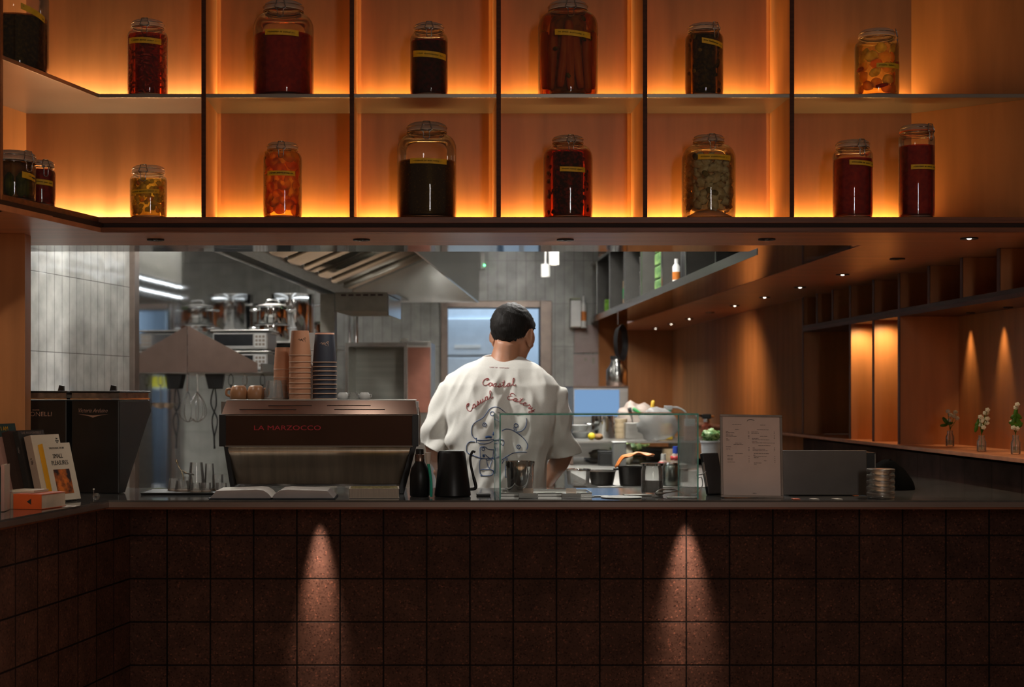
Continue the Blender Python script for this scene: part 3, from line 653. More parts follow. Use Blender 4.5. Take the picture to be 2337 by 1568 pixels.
# ---- cups on the machine
M_tan = pm('tan_paper_cup', (.56, .27, .15), .6, var=.05); M_navy = pm('navy_paper_cup', (.035, .042, .062), .6, var=.06); M_rim = pm('cream_rim', (.62, .42, .3), .6, var=.04); M_pinkrim = pm('blush_base', (.7, .36, .24), .6)
def paper_cup(px, d, pytop, pybase, w0, w1, matb, rimm, label, group, logo=None, basecap=None):
    """an upside-down cup: base on top (w0 px wide), rim at the bottom (w1 px wide)"""
    x = gx(px, d); zt = gz(pytop, d); zb = gz(pybase, d); s = d/F/2; h = zt-zb
    t = thing('paper_cup', label, 'cup', (x, d, zb), 0, group)
    MB().lathe([(w1*s*.99, .002), (w0*s, h-.0025), (w0*s*.97, h), (w0*s*.9, h), (w0*s*.88, h-.004), (0, h-.004)], seg=30).build('body', matb, t, smooth=40)
    MB().lathe([(w1*s*.97, 0), (w1*s*1.03, 0), (w1*s*1.035, .0024), (w1*s*.99, .0034), (w1*s*.97, .0034)], seg=30, cap=False).build('rim', rimm, t, smooth=60)
    if basecap: MB().lathe([(w0*s*1.005, h-.0125), (w0*s*1.003, h-.002)], seg=30, cap=False).build('base_band', basecap, t, smooth=60, solid=.0006)
    if logo:
        mb = MB(); r = (w0+w1)/2*s*1.0
        for st in ([(-.9, 0), (-.55, .25), (-.3, -.25), (-.1, .3), (.1, -.2), (.35, .35), (.6, .1), (.8, .4), (.6, .55), (.45, .2)], [(-.6, -.1), (-.2, .1), (.2, -.35), (.5, -.3)], [(.55, .1), (.75, -.3), (.6, -.6)]):
            mb.tube([(math.sin(a)*rr, -math.cos(a)*rr, zz) for a, rr, zz in ((logo[0]+q[0]*.5, w0*s+(w1-w0)*s*.3+.0006, h*.62+q[1]*.017) for q in crom(st, 4))], .0007, 4)
        mb.build('printed_mark', logo[1], t)
    return t
ords = ['topmost', 'second', 'third', 'fourth', 'fifth', 'sixth', 'seventh', 'eighth', 'ninth', 'tenth', 'eleventh', 'twelfth']
# tan stack: rim lines measured in the photo
tr = [812, 827, 840, 851, 864, 875, 887, 899, 912]
for i, y in enumerate(tr):
    top_ = 755 if i == 0 else tr[i-1]-.4
    w0 = 40 if i == 0 else 49.5
    paper_cup(685, 5.82, top_, y-.0, w0, 50.5, M_tan, M_rim, ords[i]+' upside-down cup from the top of the tall tan stack'+(' with a dark sketch' if i == 0 else ''), 'tan paper cups stacked on the machine', (.28, M_ink) if i == 0 else None)
nr = [828, 838, 848, 858, 868, 878, 888, 899, 911]
for i, y in enumerate(nr):
    top_ = 759 if i == 0 else nr[i-1]-.4
    paper_cup(741, 5.82, top_, y, 44 if i == 0 else 54, 55, M_navy, M_rim, ords[i]+' upside-down cup from the top of the navy stack'+(' with a pale sketch' if i == 0 else ''), 'navy paper cups stacked on the machine', (.05, M_rim) if i == 0 else None, M_pinkrim if i == 0 else None)
for i, y in enumerate((844, 862, 880, 896, 912)):
    paper_cup(645, 5.95, 793 if i == 0 else (793, 844, 862, 880, 896)[i]-.4, y, 34 if i == 0 else 40, 41, M_tan, M_rim, ords[i]+' cup of the short tan stack partly hidden behind the tall one', 'short tan stack behind')
for i, y in enumerate((800, 826, 852, 880, 912)):
    paper_cup(700, 6.0, 760 if i == 0 else (760, 800, 826, 852, 880)[i]-.4, y, 40 if i == 0 else 47, 48, M_white, M_white, ords[i]+' cup of the white stack peeping out between tan and navy stacks', 'white cups behind the tan stack')
M_ceram = pm('tan_ceramic', (.42, .2, .095), .35, var=.1)
def mug(px, d, w, pyt, label, hs):
    h = gz(pyt, d)-ZM; r = w*d/F/2; t = thing('mug', label, 'mug', (gx(px, d), d, ZM), 0, 'tan mugs on the machine')
    MB().lathe([(r*.92, 0), (r, .004), (r*.99, h*.55), (r*.8, h*.92), (r*.6, h), (0, h)], seg=28).build('body', M_ceram, t, smooth=50)
    MB().tube(crom([(hs*r*.9, 0, h*.75), (hs*r*1.35, 0, h*.7), (hs*r*1.4, 0, h*.35), (hs*r*.97, 0, h*.22)], 5), .005, 8).build('handle', M_ceram, t, smooth=True)
mug(545, 5.86, 40, 880, 'left one of two upside-down tan mugs on the machine', -1)
mug(584, 5.86, 40, 880, 'tan upside-down mug beside the clear tumblers on the machine', 1)
M_tumb = glass('tumbler_glass', (.98, .985, .98), .9, milk=.10)
def tumbler(loc, r0, r1, h, label, group, name='glass_tumbler', wall=.002, facets=0, mat=None):
    t = thing(name, label, 'glass', loc, 0, group)
    MB().lathe([(r0, 0), (r1, h), (r1-wall, h), (r0-wall, .008), (0, .008), (0, .0), (r0, 0)], seg=facets or 24, cap=False).build('bowl', mat or M_tumb, t, smooth=0 if facets else 50)
    MB().lathe([(0, .0005), (r0*.93, .0005), (r0*.93, .006), (0, .006)], seg=20, cap=False).build('heavy_base', M_lid, t, smooth=40)
    return t
d = 5.84; s_ = d/F
tumbler((gx(625, d), d, ZM), .5*46*s_, .5*34*s_, 43*s_, 'clear upside-down tumbler on the machine in front of the tan cups', 'clear glasses on the machine', facets=12)
tumbler((gx(641, d+.09), d+.09, ZM), .5*40*s_, .5*30*s_, 45*s_, 'second clear tumbler just behind the front one on the machine', 'clear glasses on the machine', facets=12)
for i, px in enumerate((783, 806, 832)):
    d = 5.88; t = thing('espresso_cup', ('pale espresso cup beside the navy stack on the machine', 'middle one of three pale espresso cups on the machine', 'pale espresso cup farthest from the navy stack')[i], 'cup', (gx(px, d), d, ZM), 0, 'pale cups on the machine')
    MB().lathe([(.021, 0), (.0225, .004), (.021, .018), (.014, .027), (0, .027)], seg=20).build('bowl', M_tumb if i == 1 else M_white, t, smooth=50)
    MB().tube([(.0205, 0, .008), (.027, 0, .010), (.026, 0, .018), (.0185, 0, .020)], .0022, 6).build('handle', M_white, t, smooth=True)

# ---- two black grinders
def grinder(loc, label, words, mark):
    t = thing('coffee_grinder', label, 'grinder', loc, -.245, 'black coffee grinders by the tiled wall')
    w = .192; H = .385; dp = .36
    side = [(0, .0), (.055, .0), (.075, .03), (.255, .262), (.29, .30), (.275, .345), (.0, .345)]     # (depth, z) of the flank
    MB().prism(side, 0, w, 'x').build('body', M_satin, t, bevel=.004)
    MB().box(-.003, w+.003, -.004, .268, .347, .352).build('lower_trim', M_chrome, t)
    MB().box(.001, w-.001, .0, .265, .352, .372).build('hopper_collar', pm('smoked_collar', (.2, .17, .15), .15, metal=.5, var=.3, scale=30), t, bevel=.001)
    MB().box(-.004, w+.006, -.006, .27, .372, .379).build('lid', M_black, t, bevel=.002)
    MB().prism([(0, .379), (.022, .379), (.021, .398), (.006, .401)], .06, .075, 'y').build('lid_catch', M_black, t).location = (.125, 0, 0)
    mark(t, w)
    return t
M_badge = pm('badge_chrome', (.5, .42, .4), .25, metal=.8)
def mark_a(t, w):
    text('lettering', 'Victoria Arduino', .0215, M_badge, t, Matrix.Translation((w*.5-.01, -.001, .306)) @ FACE, shear=.35, sx=.82)
    MB().prism([(-.062, .2935), (0, .288), (.062, .2935), (.018, .286), (0, .280), (-.018, .286)], -.0022, 0, 'y').build('badge_wing', M_badge, t).location = (w*.5-.008, 0, 0)
def mark_b(t, w):
    text('lettering', 'SIMONELLI', .023, M_badge, t, Matrix.Translation((w*.5-.028, -.001, .292)) @ FACE, sx=1.2)
    text('lettering', 'nuova', .012, M_badge, t, Matrix.Translation((w*.35, -.001, .309)) @ FACE)
gd = 5.70
g1 = grinder((gx(163, gd), gd, ZT0), 'right of two black coffee grinders, its tapering flank facing the steel wall', '', mark_a)
g2 = grinder((gx(163, gd)-.97*.212, gd+.2425*.212, ZT0), 'left of two black coffee grinders, half hidden behind books and the wood panel', '', mark_b)

# ---- books on the left wing
def book(loc, w, dp, h, cover, label, lean=0, rz=0, spine=None, pages=None, name='book', flat=False):
    """upright book: spine w thick faces -Y, cover on the +X side; lean tips it towards -X"""
    t = thing(name, label, 'book', loc); t.rotation_euler = (0, -lean, rz)
    MB().box(0, w, 0, .002, 0, h).build('spine', spine or cover, t)
    MB().box(0, .002, .002, dp, 0, h).build('cover', cover, t); MB().box(w-.002, w, .002, dp, 0, h).build('cover', cover, t)
    MB().box(.0022, w-.0022, .0022, dp-.003, .002, h-.002).build('pages', pages or M_pages, t)
    return t
M_pages = pm('page_block', (.6, .5, .4), .8, var=.1, scale=60, stretch=(8, .3, .3))
M_bk_w = pm('white_cover', (.66, .6, .5), .5, var=.03); M_bk_k = pm('black_cover', (.02, .017, .016), .45); M_bk_br = pm('brown_black_cover', (.035, .018, .014), .5); M_bk_pk = pm('pale_rose_cover', (.36, .2, .17), .6); M_yel = pm('yellow_spine', (.62, .3, .01), .5, var=.04); M_beige = pm('beige_spine', (.32, .23, .18), .6, var=.05); M_teal = pm('dark_teal_cover', (.02, .05, .05), .5); M_orange = pm('orange_cover', (.62, .1, .02), .5, var=.06)
M_sheet = pm('printed_pages', (.5, .46, .45), .7, var=.05)
# upright covers face right, towards the camera side: the row is fanned round so that each front cover is seen
def wbook(px, py, dd, w, dp, h, rz, lean, cover, label, **k): 
    return book((gx(px, dd), dd, ZT0+abs(math.sin(lean))*0+.001), w, dp, h, cover, label, lean, rz, **k)
RB = -.42; YB = 5.19
def wb(px, w, dp, h, lean, cover, label, dy=0, rz=RB, **k): return book((gx(px, YB+dy), YB+dy, ZT0+.001), w, dp, h, cover, label, lean, rz, **k)
b1 = wb(113, .019, .150, .200, .25, M_bk_w, 'white book with a yellow spine leaning at the front of the row', spine=M_yel)
def cov(o, w, u, v): return Matrix.Translation((w+.0006, u, v)) @ Matrix.Rotation(PI/2, 4, 'Z') @ Matrix.Rotation(PI/2, 4, 'X')
text('lettering', 'THE SCHOOL OF LIFE', .0085, M_ink, b1, cov(b1, .019, .072, .182))
text('lettering', 'SMALL', .022, M_ink, b1, cov(b1, .019, .07, .154), sx=.85); text('lettering', 'PLEASURES', .022, M_ink, b1, cov(b1, .019, .074, .130), sx=.85)
M_sun = soft('sunset_print', (.02, .01, .012), (.75, .2, .03), 26, 0, (.4, .62), .5)
MB().box(.0191, .0198, .03, .118, .022, .108).build('cover_picture', M_sun, b1)
b2 = wb(85, .027, .155, .228, .25, M_bk_w, 'taller white book with a beige spine, behind the yellow-spined one', dy=-.01, spine=M_beige)
text('lettering', 'the\nhappy\nlife', .008, M_ink, b2, cov(b2, .027, .138, .205))
text('lettering', 'a life', .012, M_bk_br, b2, Matrix.Translation((.013, -.0006, .14)) @ FACE @ Matrix.Rotation(-PI/2, 4, 'Z'))
b3 = wb(62, .020, .14, .246, .25, M_bk_k, 'black book with white capitals along its top, third in the leaning row', dy=-.015)
text('lettering', 'THE RESPONSIBLE C', .0135, M_badge, b3, cov(b3, .02, .075, .236), sx=1.0)
text('lettering', 'reader', .009, M_badge, b3, Matrix.Translation((.010, -.0006, .18)) @ FACE @ Matrix.Rotation(-PI/2, 4, 'Z'))
b4 = wb(36, .030, .13, .243, .25, M_bk_br, 'thick brown-black book between the black one and the rose one', dy=-.02)
b5 = wb(18, .016, .12, .225, .25, M_bk_pk, 'slim pale rose book in the leaning row', dy=-.02)
b6 = wb(-1, .013, .13, .268, .2, M_teal, 'dark teal book with yellow capitals at the back of the row', dy=.0)
text('lettering', 'I AM', .02, M_yel, b6, cov(b6, .013, .07, .25))
b7 = book((gx(2, 4.80), 4.80, ZT0+.001), .011, .10, .145, M_bk_w, 'pale book standing upright at the very left edge of the counter', 0, .1, spine=M_bk_pk)
# flat books at the front
def flatbook(loc, w, dp, h, cover, label, rz=0, pages=None):
    t = thing('book', label, 'book', loc, rz)
    MB().box(0, w, 0, dp, 0, .002).build('cover', cover, t); MB().box(0, w, 0, dp, h-.002, h).build('cover', cover, t)
    MB().box(0, .002, 0, dp, .002, h-.002).build('spine', cover, t); MB().box(.003, w-.002, .002, dp-.002, .002, h-.002).build('pages', pages or M_pages, t)
    return t
fo = flatbook((gx(14, 4.93), 4.93, ZT0), .130, .15, .048, M_orange, 'thick orange book lying flat at the counter corner, cut edge facing out', -.3)
MB().box(-.0008, .026, -.001, .151, -.0002, .0486).build('grey_band', M_beige, fo)
MB().prism([(.076, .024), (.092, .034), (.092, .014)], -.0012, 0, 'y').build('black_arrow', M_ink, fo)
MB().box(.027, .1295, -.0009, .0005, .0, .048).build('spine_face', M_orange, fo)
flatbook((gx(22, 4.98), 4.98, ZT0+.0495), .09, .09, .007, M_bk_w, 'thin pale booklet lying on top of the flat orange book', -.3)
ca = MB().box(0, .09, 0, .05, 0, .0008).build('paper_card', M_paper, loc=(gx(108, 5.02), 5.02, ZT0), rotz=-.2); tag(ca, 'white card on the counter under the edge of the orange book', 'card')
# cocktail pick holder
t = thing('wire_card_holder', 'tiny coiled wire card holder with a round knob in front of the grinder', 'card holder', (gx(214, 5.22), 5.22, ZT0))
MB().lathe([(0, 0), (.011, 0), (.012, .002), (.004, .004), (0, .004)], seg=18).build('foot', M_chrome, t, smooth=50)
MB().tube([(0, 0, .003), (0, 0, .042)], .0011, 6).build('stem', M_wire, t); MB().blob((0, 0, .044), .0036, 12, 8).build('knob', M_chrome, t, smooth=True)
MB().tube([(.009+.013*(1-k/60*.75)*math.cos(k*.34), -.003, .018+.013*(1-k/60*.75)*math.sin(k*.34)) for k in range(60)], .0007, 5).build('coil', M_wire, t, smooth=True)

# ---- open book
t = thing('open_book', 'thick hardback lying open on the counter in front of the espresso machine', 'book', (gx(620, 5.37), 5.37, ZT0))
M_nav = pm('navy_cover', (.02, .025, .035), .5)
def half(sg):
    pts = [(0, .004), (.012, .018), (.03, .029), (.055, .032), (.1, .030), (.16, .0285), (.196, .027)]
    top_ = crom([(x, zz, 0) for x, zz in pts], 4); poly = [(sg*p.x, p.y) for p in top_]+[(sg*.217, .003), (sg*.006, .003)]
    return poly
for sg, nm_ in ((-1, 'left'), (1, 'right')):
    MB().prism(half(sg), .002, .2, 'y').build('page_block', M_sheet, t)
    MB().prism([(0, .0045)]+[(sg*a, b) for a, b in ((.012, .0195), (.03, .0305), (.055, .0335), (.1, .0315), (.16, .03), (.195, .0285))]+[(sg*.195, .0278), (sg*.1, .0305), (sg*.03, .0295)], .004, .198, 'y').build('page', M_paper, t, smooth=40)
    MB().box(min(sg*.004, sg*.222), max(sg*.004, sg*.222), 0, .203, 0, .003).build('cover', M_nav, t)
# closed paperback with a patterned cover
M_pat = soft('patterned_cover', (.12, .1, .03), (.5, .42, .2), 120, 0, (.45, .55), .5)
t = flatbook((gx(796, 5.4), 5.4, ZT0), .178, .15, .0345, M_bk_w, 'thick paperback with a gold patterned cover lying by the black bottle', .03)
MB().box(.006, .173, .004, .146, .0346, .0352).build('cover_print', M_pat, t)

# ---- bottle, brush, kettle
t = thing('black_bottle', 'black steel bottle with a silver neck beside the espresso machine', 'bottle', (gx(958, 5.52), 5.52, ZT0))
MB().lathe([(0, 0), (.033, 0), (.036, .004), (.036, .075), (.031, .1), (.018, .122), (.0165, .128), (0, .128)], seg=28).build('body', M_satin, t, smooth=50)
MB().lathe([(.0175, .126), (.0175, .15), (.0165, .151), (0, .151)], seg=24).build('neck', M_cop, t, smooth=50)
MB().lathe([(.0145, .151), (.0145, .168), (.012, .171), (0, .171)], seg=24).build('cap', M_black, t, smooth=40)
M_tealg = pm('teal_handle', (.02, .55, .38), .35, var=.08, sss=.2)
t = thing('cleaning_brush', 'small brush with a teal handle standing in front of the black bottle', 'brush', (gx(978, 5.44), 5.44, ZT0))
MB().tube(crom([(.009, 0, .0035), (.0095, 0, .05), (.005, 0, .09), (-.001, 0, .122)], 5), [.005]*15+[.0042], 8).build('handle', M_tealg, t, smooth=True)
MB().tube([(-.001, 0, .12), (-.003, 0, .16)], [.0075, .011], 10).build('bristles', M_paper, t)
t = thing('gooseneck_kettle', 'matt black gooseneck kettle standing between the bottle and the glass case', 'kettle', (gx(1033, 5.53), 5.53, ZT0))
MB().lathe([(0, .0), (.063, 0), (.066, .004), (.064, .02), (.046, .155), (.043, .158), (0, .158)], seg=36).build('body', M_satin, t, smooth=40)
MB().lathe([(.044, .158), (.041, .163), (.02, .166), (0, .166)], seg=30).build('lid', M_black, t, smooth=50)
MB().tube(crom([(.058, 0, .025), (.083, 0, .03), (.075, 0, .07), (.066, 0, .11), (.064, 0, .14), (.072, 0, .16), (.082, 0, .158)], 6), [.006]*12+[.0045]*24+[.003], 8).build('spout', M_satin, t, smooth=True)
MB().tube(crom([(-.03, .03, .15), (-.045, .08, .15), (-.045, .09, .1), (-.04, .08, .06)], 5), .008, 8).build('handle', M_black, t, smooth=True)
t = tag(MB().box(-.02, .03, -.03, .03, 0, .007).build('kettle_base', M_black, loc=(gx(1100, 5.56), 5.56, ZT0), bevel=.002), 'flat black heating base beside the gooseneck kettle', 'kettle base')

# ---- glass display case
GY0, GY1 = 5.385, 5.79
gx0, gx1 = gx(1140, GY0), gx(1594, GY0); gh = gz(947, GY0)-ZT0; gw = gx1-gx0; gdp = GY1-GY0
M_pane = glass('case_pane', (.975, .99, .985), .6); M_gedge = pm('green_glass_edge', (.2, .66, .58), .08, var=.25, scale=30, spec=.8, coat=.6)
t = thing('glass_case', 'clear glass display case with green edges on the counter', 'glass case', (gx0, GY0, ZT0)); e = .005
MB().box(.001, gw-.001, 0, e, 0, gh).build('front_pane', M_pane, t); MB().box(0, e, e, gdp, 0, gh).build('side_pane', M_pane, t); MB().box(gw-e, gw, e, gdp, 0, gh).build('side_pane', M_pane, t)
MB().box(0, gw, 0, gdp, gh, gh+e).build('top_pane', M_pane, t)
ed = MB().box(-.0004, gw+.0004, -.0007, .0003, gh-.0005, gh+e+.0004).build('top_edge', M_gedge, t)
MB().box(-.0005, e*.9, -.0006, .0006, 0, gh).build('left_edge', M_gedge, t); MB().box(gw-e*.9, gw+.0005, -.0006, .0006, 0, gh).build('right_edge', M_gedge, t)
MB().box(gw-e, gw, gdp-.001, gdp+.0006, 0, gh).build('rear_edge', M_gedge, t); MB().box(0, e, gdp-.001, gdp+.0006, 0, gh).build('rear_edge', M_gedge, t)
# inside and behind the case
tr_ = thing('serving_tray', 'shallow white-rimmed tray inside the glass case, under the steel cup', 'tray', (gx(1245, 5.6), 5.6, ZT0))
MB().box(-.17, .16, -.08, .1, .0, .004).build('plate', M_steelb, tr_); MB().tube([(-.17, -.08, .011), (.16, -.08, .011), (.16, .1, .011), (-.17, .1, .011)], .003, 6, closed=True).build('rim', M_white, tr_)
MB().box(-.17, .16, -.081, -.078, .003, .01).box(-.17, .16, .098, .101, .003, .01).build('wall', M_steelb, tr_)
t = thing('steel_cup', 'polished steel shaker cup standing in the glass case', 'cup', (gx(1187, 5.6), 5.6, ZT0+.0045))
MB().lathe([(0, 0), (.044, 0), (.046, .004), (.051, .108), (.0525, .114), (.0525, .117), (.0505, .117), (.044, .006), (0, .006)], seg=36, cap=False).build('body', M_chrome, t, smooth=40)
MB().lathe([(.0525, .1), (.0535, .112), (.0535, .118), (.0518, .118)], seg=36, cap=False).build('rolled_rim', M_chrome, t, smooth=60)
for i, px in enumerate((1206, 1304)):
    t = thing('card_clip', ('white card clip with a clear tab in front of the steel cup' if i == 0 else 'white card clip with a clear tab in the middle of the glass case'), 'card clip', (gx(px, 5.43), 5.43, ZT0), 0, 'white card clips in the glass case')
    MB().box(-.034, .034, -.01, .014, 0, .006).box(-.034, .034, .002, .014, .006, .016).build('base', M_white, t, bevel=.001)
    MB().box(-.018, .018, .0075, .0085, .016, .034).build('tab', M_lid, t)
t = thing('glass_jar', 'clear glass jar half filled with white cream inside the case', 'jar', (gx(1488, 5.66), 5.66, ZT0))
MB().lathe([(0, .001), (.038, .001), (.04, .006), (.04, .085), (.036, .098), (.036, .106), (.034, .106), (.034, .097), (.038, .084), (.038, .006), (0, .006)], seg=28, cap=False).build('glass_body', M_tumb, t, smooth=50)
MB().lathe([(0, .007), (.036, .007), (.037, .05), (0, .052)], seg=24, cap=False).build('cream', pm('whipped_cream', (.6, .56, .54), .6), t, smooth=40)
MB().lathe([(.034, .104), (.042, .104), (.042, .112), (.0, .113)], seg=28).build('lid', M_chrome, t, smooth=40)
t = thing('steel_tongs', 'steel tongs lying in the case at the right end', 'tongs', (gx(1522, 5.56), 5.56, ZT0))
for s in (-1, 1): MB().tube(crom([(.05, .06, .012), (.02, .02+s*.006, .016+s*.004), (-.02, -.01+s*.012, .014+s*.005), (-.042, -.03+s*.006, .008)], 5), [.003]*10+[.006]*6, 6).build('arm', M_steelb, t, smooth=True)
t = thing('paper_plate', 'round white paper lying at the front of the glass case', 'paper', (gx(1418, 5.46), 5.46, ZT0)); MB().lathe([(0, 0), (.07, 0), (.073, .002), (.07, .0025), (0, .0018)], seg=32).build('disc', M_paper, t, smooth=40)
for q, (px, dd, w_, l_, rz, lb) in enumerate(((1455, 5.55, .1, .04, .1, 'folded white napkin behind the round white paper'), (1555, 5.45, .1, .03, -.05, 'white slip of paper at the right end of the glass case'), (1372, 5.52, .06, .03, .2, 'small clear packet beside the middle card clip'), (1340, 5.48, .05, .012, .0, 'white strip beside the middle card clip'))):
    o = MB().box(-w_/2, w_/2, -l_/2, l_/2, 0, .005 if q == 0 else .002).build(('napkin', 'paper_slip', 'packet', 'paper_strip')[q], M_paper, loc=(gx(px, dd), dd, ZT0), rotz=rz, bevel=.0008); tag(o, lb, ('napkin', 'paper', 'packet', 'paper')[q])

# ---- menu stand and till
t = thing('menu_frame', 'metal framed menu card leaning back on the counter', 'menu', (gx(1717, 5.44), 5.44, ZT0)); t.rotation_euler = (-.14, .015, .0)
mw, mh = .222, .297
M_mfr = pm('bronze_frame', (.2, .15, .12), .35, metal=.6); M_menu = pm('menu_paper', (.84, .67, .60), .6, var=.03)
b = .0085
MB().box(-mw/2, mw/2, 0, .008, 0, b).box(-mw/2, mw/2, 0, .008, mh-b, mh).box(-mw/2, -mw/2+b, 0, .008, b, mh-b).box(mw/2-b, mw/2, 0, .008, b, mh-b).build('frame', M_mfr, t, bevel=.001)
pg = MB().box(-mw/2+b, mw/2-b, .004, .007, b, mh-b).build('page', M_menu, t)
MB().box(-.02, .02, .008, .011, .02, .2).build('easel_leg', M_mfr, t)
ln = MB(); rnd = random.Random(3)
def row(x0, x1, yy):                                                        # x, y in zoom px of the card (1254 x 1568)
    X = lambda q: (q-595)/1254*.251*.93; Z = lambda q: mh-(q-70)/1568*.314
    k = x0
    while k < x1:
        w_ = min(rnd.uniform(24, 70), x1-k); ln.box(X(k), X(k+w_), .0034, .0041, Z(yy)-.0006, Z(yy)+.0006); k += w_+8
for x0, x1, yy in ((235, 410, 250), (770, 870, 252), (285, 365, 336), (710, 930, 336), (110, 165, 376), (110, 270, 398), (110, 180, 420), (110, 245, 440), (110, 320, 463), (115, 150, 508), (115, 185, 530), (600, 735, 376), (600, 745, 400), (765, 905, 455), (610, 735, 493), (610, 940, 517), (610, 710, 547), (610, 1050, 572), (280, 410, 582), (255, 440, 607), (730, 960, 623), (110, 210, 648), (110, 200, 690), (620, 660, 664), (620, 855, 688), (620, 905, 710), (280, 435, 768), (640, 930, 763), (630, 670, 795), (640, 885, 816), (640, 730, 838), (130, 245, 810), (130, 240, 855), (135, 245, 880), (135, 280, 922), (830, 890, 892), (640, 790, 933), (640, 690, 956), (610, 680, 1472)): row(x0, x1, yy)
for yy in (376, 398, 440, 463, 490, 660, 690, 710, 815, 850, 885, 915): row(535, 560, yy); row(1030, 1050, yy)
ln.build('printed_lines', pm('menu_ink', (.09, .05, .045), .7), pg)
MB().tube(crom([(-.014, .0033, mh-.024), (-.01, .0033, mh-.019), (.0, .0033, mh-.0175), (.008, .0033, mh-.019), (.012, .0033, mh-.0205)], 5), .0008, 4).build('logo', M_ink, pg)
t = thing('till_screen', 'grey back of the till screen standing behind the menu', 'till', (gx(1880, 5.55), 5.55, ZT0))
M_till = pm('till_grey', (.13, .115, .105), .38, metal=.3, var=.06)
MB().box(gx(1786, 5.55)-gx(1880, 5.55), gx(1978, 5.55)-gx(1880, 5.55), 0, .03, .002, gz(1028, 5.55)-ZT0).build('back_panel', M_till, t, bevel=.002)
MB().box(-.12, .12, .03, .15, 0, .012).build('foot', M_black, t, bevel=.002)
t = thing('tablet_stand', 'black payment tablet leaning behind the left side of the menu', 'tablet', (gx(1630, 5.6), 5.6, ZT0)); t.rotation_euler = (-.25, 0, .5)
MB().box(-.032, .045, -.008, .008, .0, .155).build('body', M_black, t, bevel=.004); MB().box(-.028, .041, .0081, .0088, .012, .148).build('screen', M_satin, t)
MB().box(-.034, -.03, -.009, .0, .03, .12).build('silver_edge', M_steelb, t)
t = thing('charging_cable', 'white cable looping beside the black tablet', 'cable', (gx(1605, 5.62), 5.62, ZT0)); MB().tube(crom([(.004, -.03, .085), (-.008, -.02, .075), (-.02, .02, .07), (-.012, .03, .06), (-.004, .01, .06), (-.004, 0, .03), (-.03, -.02, .003), (-.05, -.02, .002)], 6), .0018, 6).build('cord', M_white, t, smooth=True)
t = thing('black_box', 'small black speaker box beside the till screen', 'box', (gx(1986, 5.58), 5.58, ZT0)); MB().box(-.014, .02, 0, .1, 0, gz(1033, 5.58)-ZT0).build('body', M_black, t, bevel=.002)
MB().box(.016, .0195, -.001, .0, .1, .15).build('lit_edge', M_steel, t)
for i in range(5):
    t = thing('metal_tin', ('lowest', 'second lowest', 'middle', 'second highest', 'topmost')[i]+' flat metal tin in the stack by the till', 'tin', (gx(2010, 5.42), 5.42, ZT0+i*.0208), .3*i, 'flat metal tins stacked by the till')
    MB().lathe([(0, 0), (.0455, 0), (.047, .002), (.047, .013), (0, .013)], seg=32).build('body', M_steel, t, smooth=40)
    MB().lathe([(.0482, .011), (.0485, .012), (.0485, .0195), (.047, .0205), (0, .0205)], seg=32).build('lid', M_steelb, t, smooth=40)
M_cloth = pm('black_cloth', (.004, .004, .004), .95, var=.3, spec=.03)
def clothfn(u, v):
    a = u*2*PI; q = v; r = (1-q**1.6*.92); x = math.cos(a)*.085*r*1.05; y = math.sin(a)*.1*r
    zz = .112*(1-(1-q)**2.2)*(1-.45*max(0, x/.085))+.006*noise.noise((x*30, y*30, q*3)); return (x, y, max(.001, zz*(1 if q > .02 else 0)))
t = thing('black_cloth', 'black cloth crumpled in a heap behind the metal tins', 'cloth', (gx(2042, 5.9), 5.95, ZT0)); MB().grid(clothfn, 40, 14).build('heap', M_cloth, t, smooth=True)
for i, (px, mt, lb) in enumerate(((1816, M_orange, 'small orange scrap at the counter edge below the till'), (1858, M_paper, 'white card at the counter edge left of the other white card'), (1910, M_paper, 'white card at the counter edge nearer the tins'))):
    o = MB().box(-.012, .012, -.02, .02, 0, .0015).build('card', mt, loc=(gx(px, 5.37), 5.37, ZT0), rotz=.1*i); tag(o, lb, 'card')

# ---- bar mat with glasses on the left
t = thing('bar_mat', 'long black bar mat under the glasses left of the espresso machine', 'bar mat', (gx(440, 5.62), 5.62, ZT0))
MB().box(-.185, .12, -.03, .22, 0, .006).build('mat', M_black, t, bevel=.002); MB().tube([(-.185, -.03, .006), (.12, -.03, .006), (.12, .22, .006), (-.185, .22, .006)], .002, 6, closed=True).build('raised_rim', M_black, t)
gl = [(447, 5.64, .021, .017, .035, 'upside-down small glass at the front of the bar mat, left'), (470, 5.66, .019, .019, .034, 'low clear glass in the front row of the bar mat, centre'), (505, 5.65, .022, .021, .034, 'low clear glass at the front of the bar mat by the machine'), (448, 5.74, .034, .024, .105, 'tallest upside-down glass on the bar mat'), (478, 5.76, .022, .016, .1, 'tall narrow upside-down glass on the bar mat'), (497, 5.74, .021, .021, .06, 'straight clear glass close to the machine panel'), (416, 5.7, .03, .022, .04, 'patterned short glass at the left end of the bar mat'), (398, 5.74, .026, .02, .045, 'patterned glass behind the left end glass'), (428, 5.78, .024, .018, .05, 'patterned glass behind the tallest one')]
for i, (px, dd, r0, r1, h, lb) in enumerate(gl):
    tumbler((gx(px, dd), dd, ZT0+.0065), r0, r1, h, lb, 'clear glasses on the bar mat', 'drinking_glass', .0016, 9 if i in (0, 2, 6, 7, 8) else 0)
t = thing('strainer', 'brass coloured bar strainer standing in the glasses on the bar mat', 'strainer', (gx(412, 5.71), 5.71, ZT0+.045)); M_gold = pm('pale_brass', (.7, .58, .38), .2, metal=1)
MB().tube(crom([(.012, 0, .0), (.006, 0, .03), (-.008, 0, .055), (-.016, 0, .078)], 5), [.002]*12+[.0045]*4, 8).build('handle', M_gold, t, smooth=True)
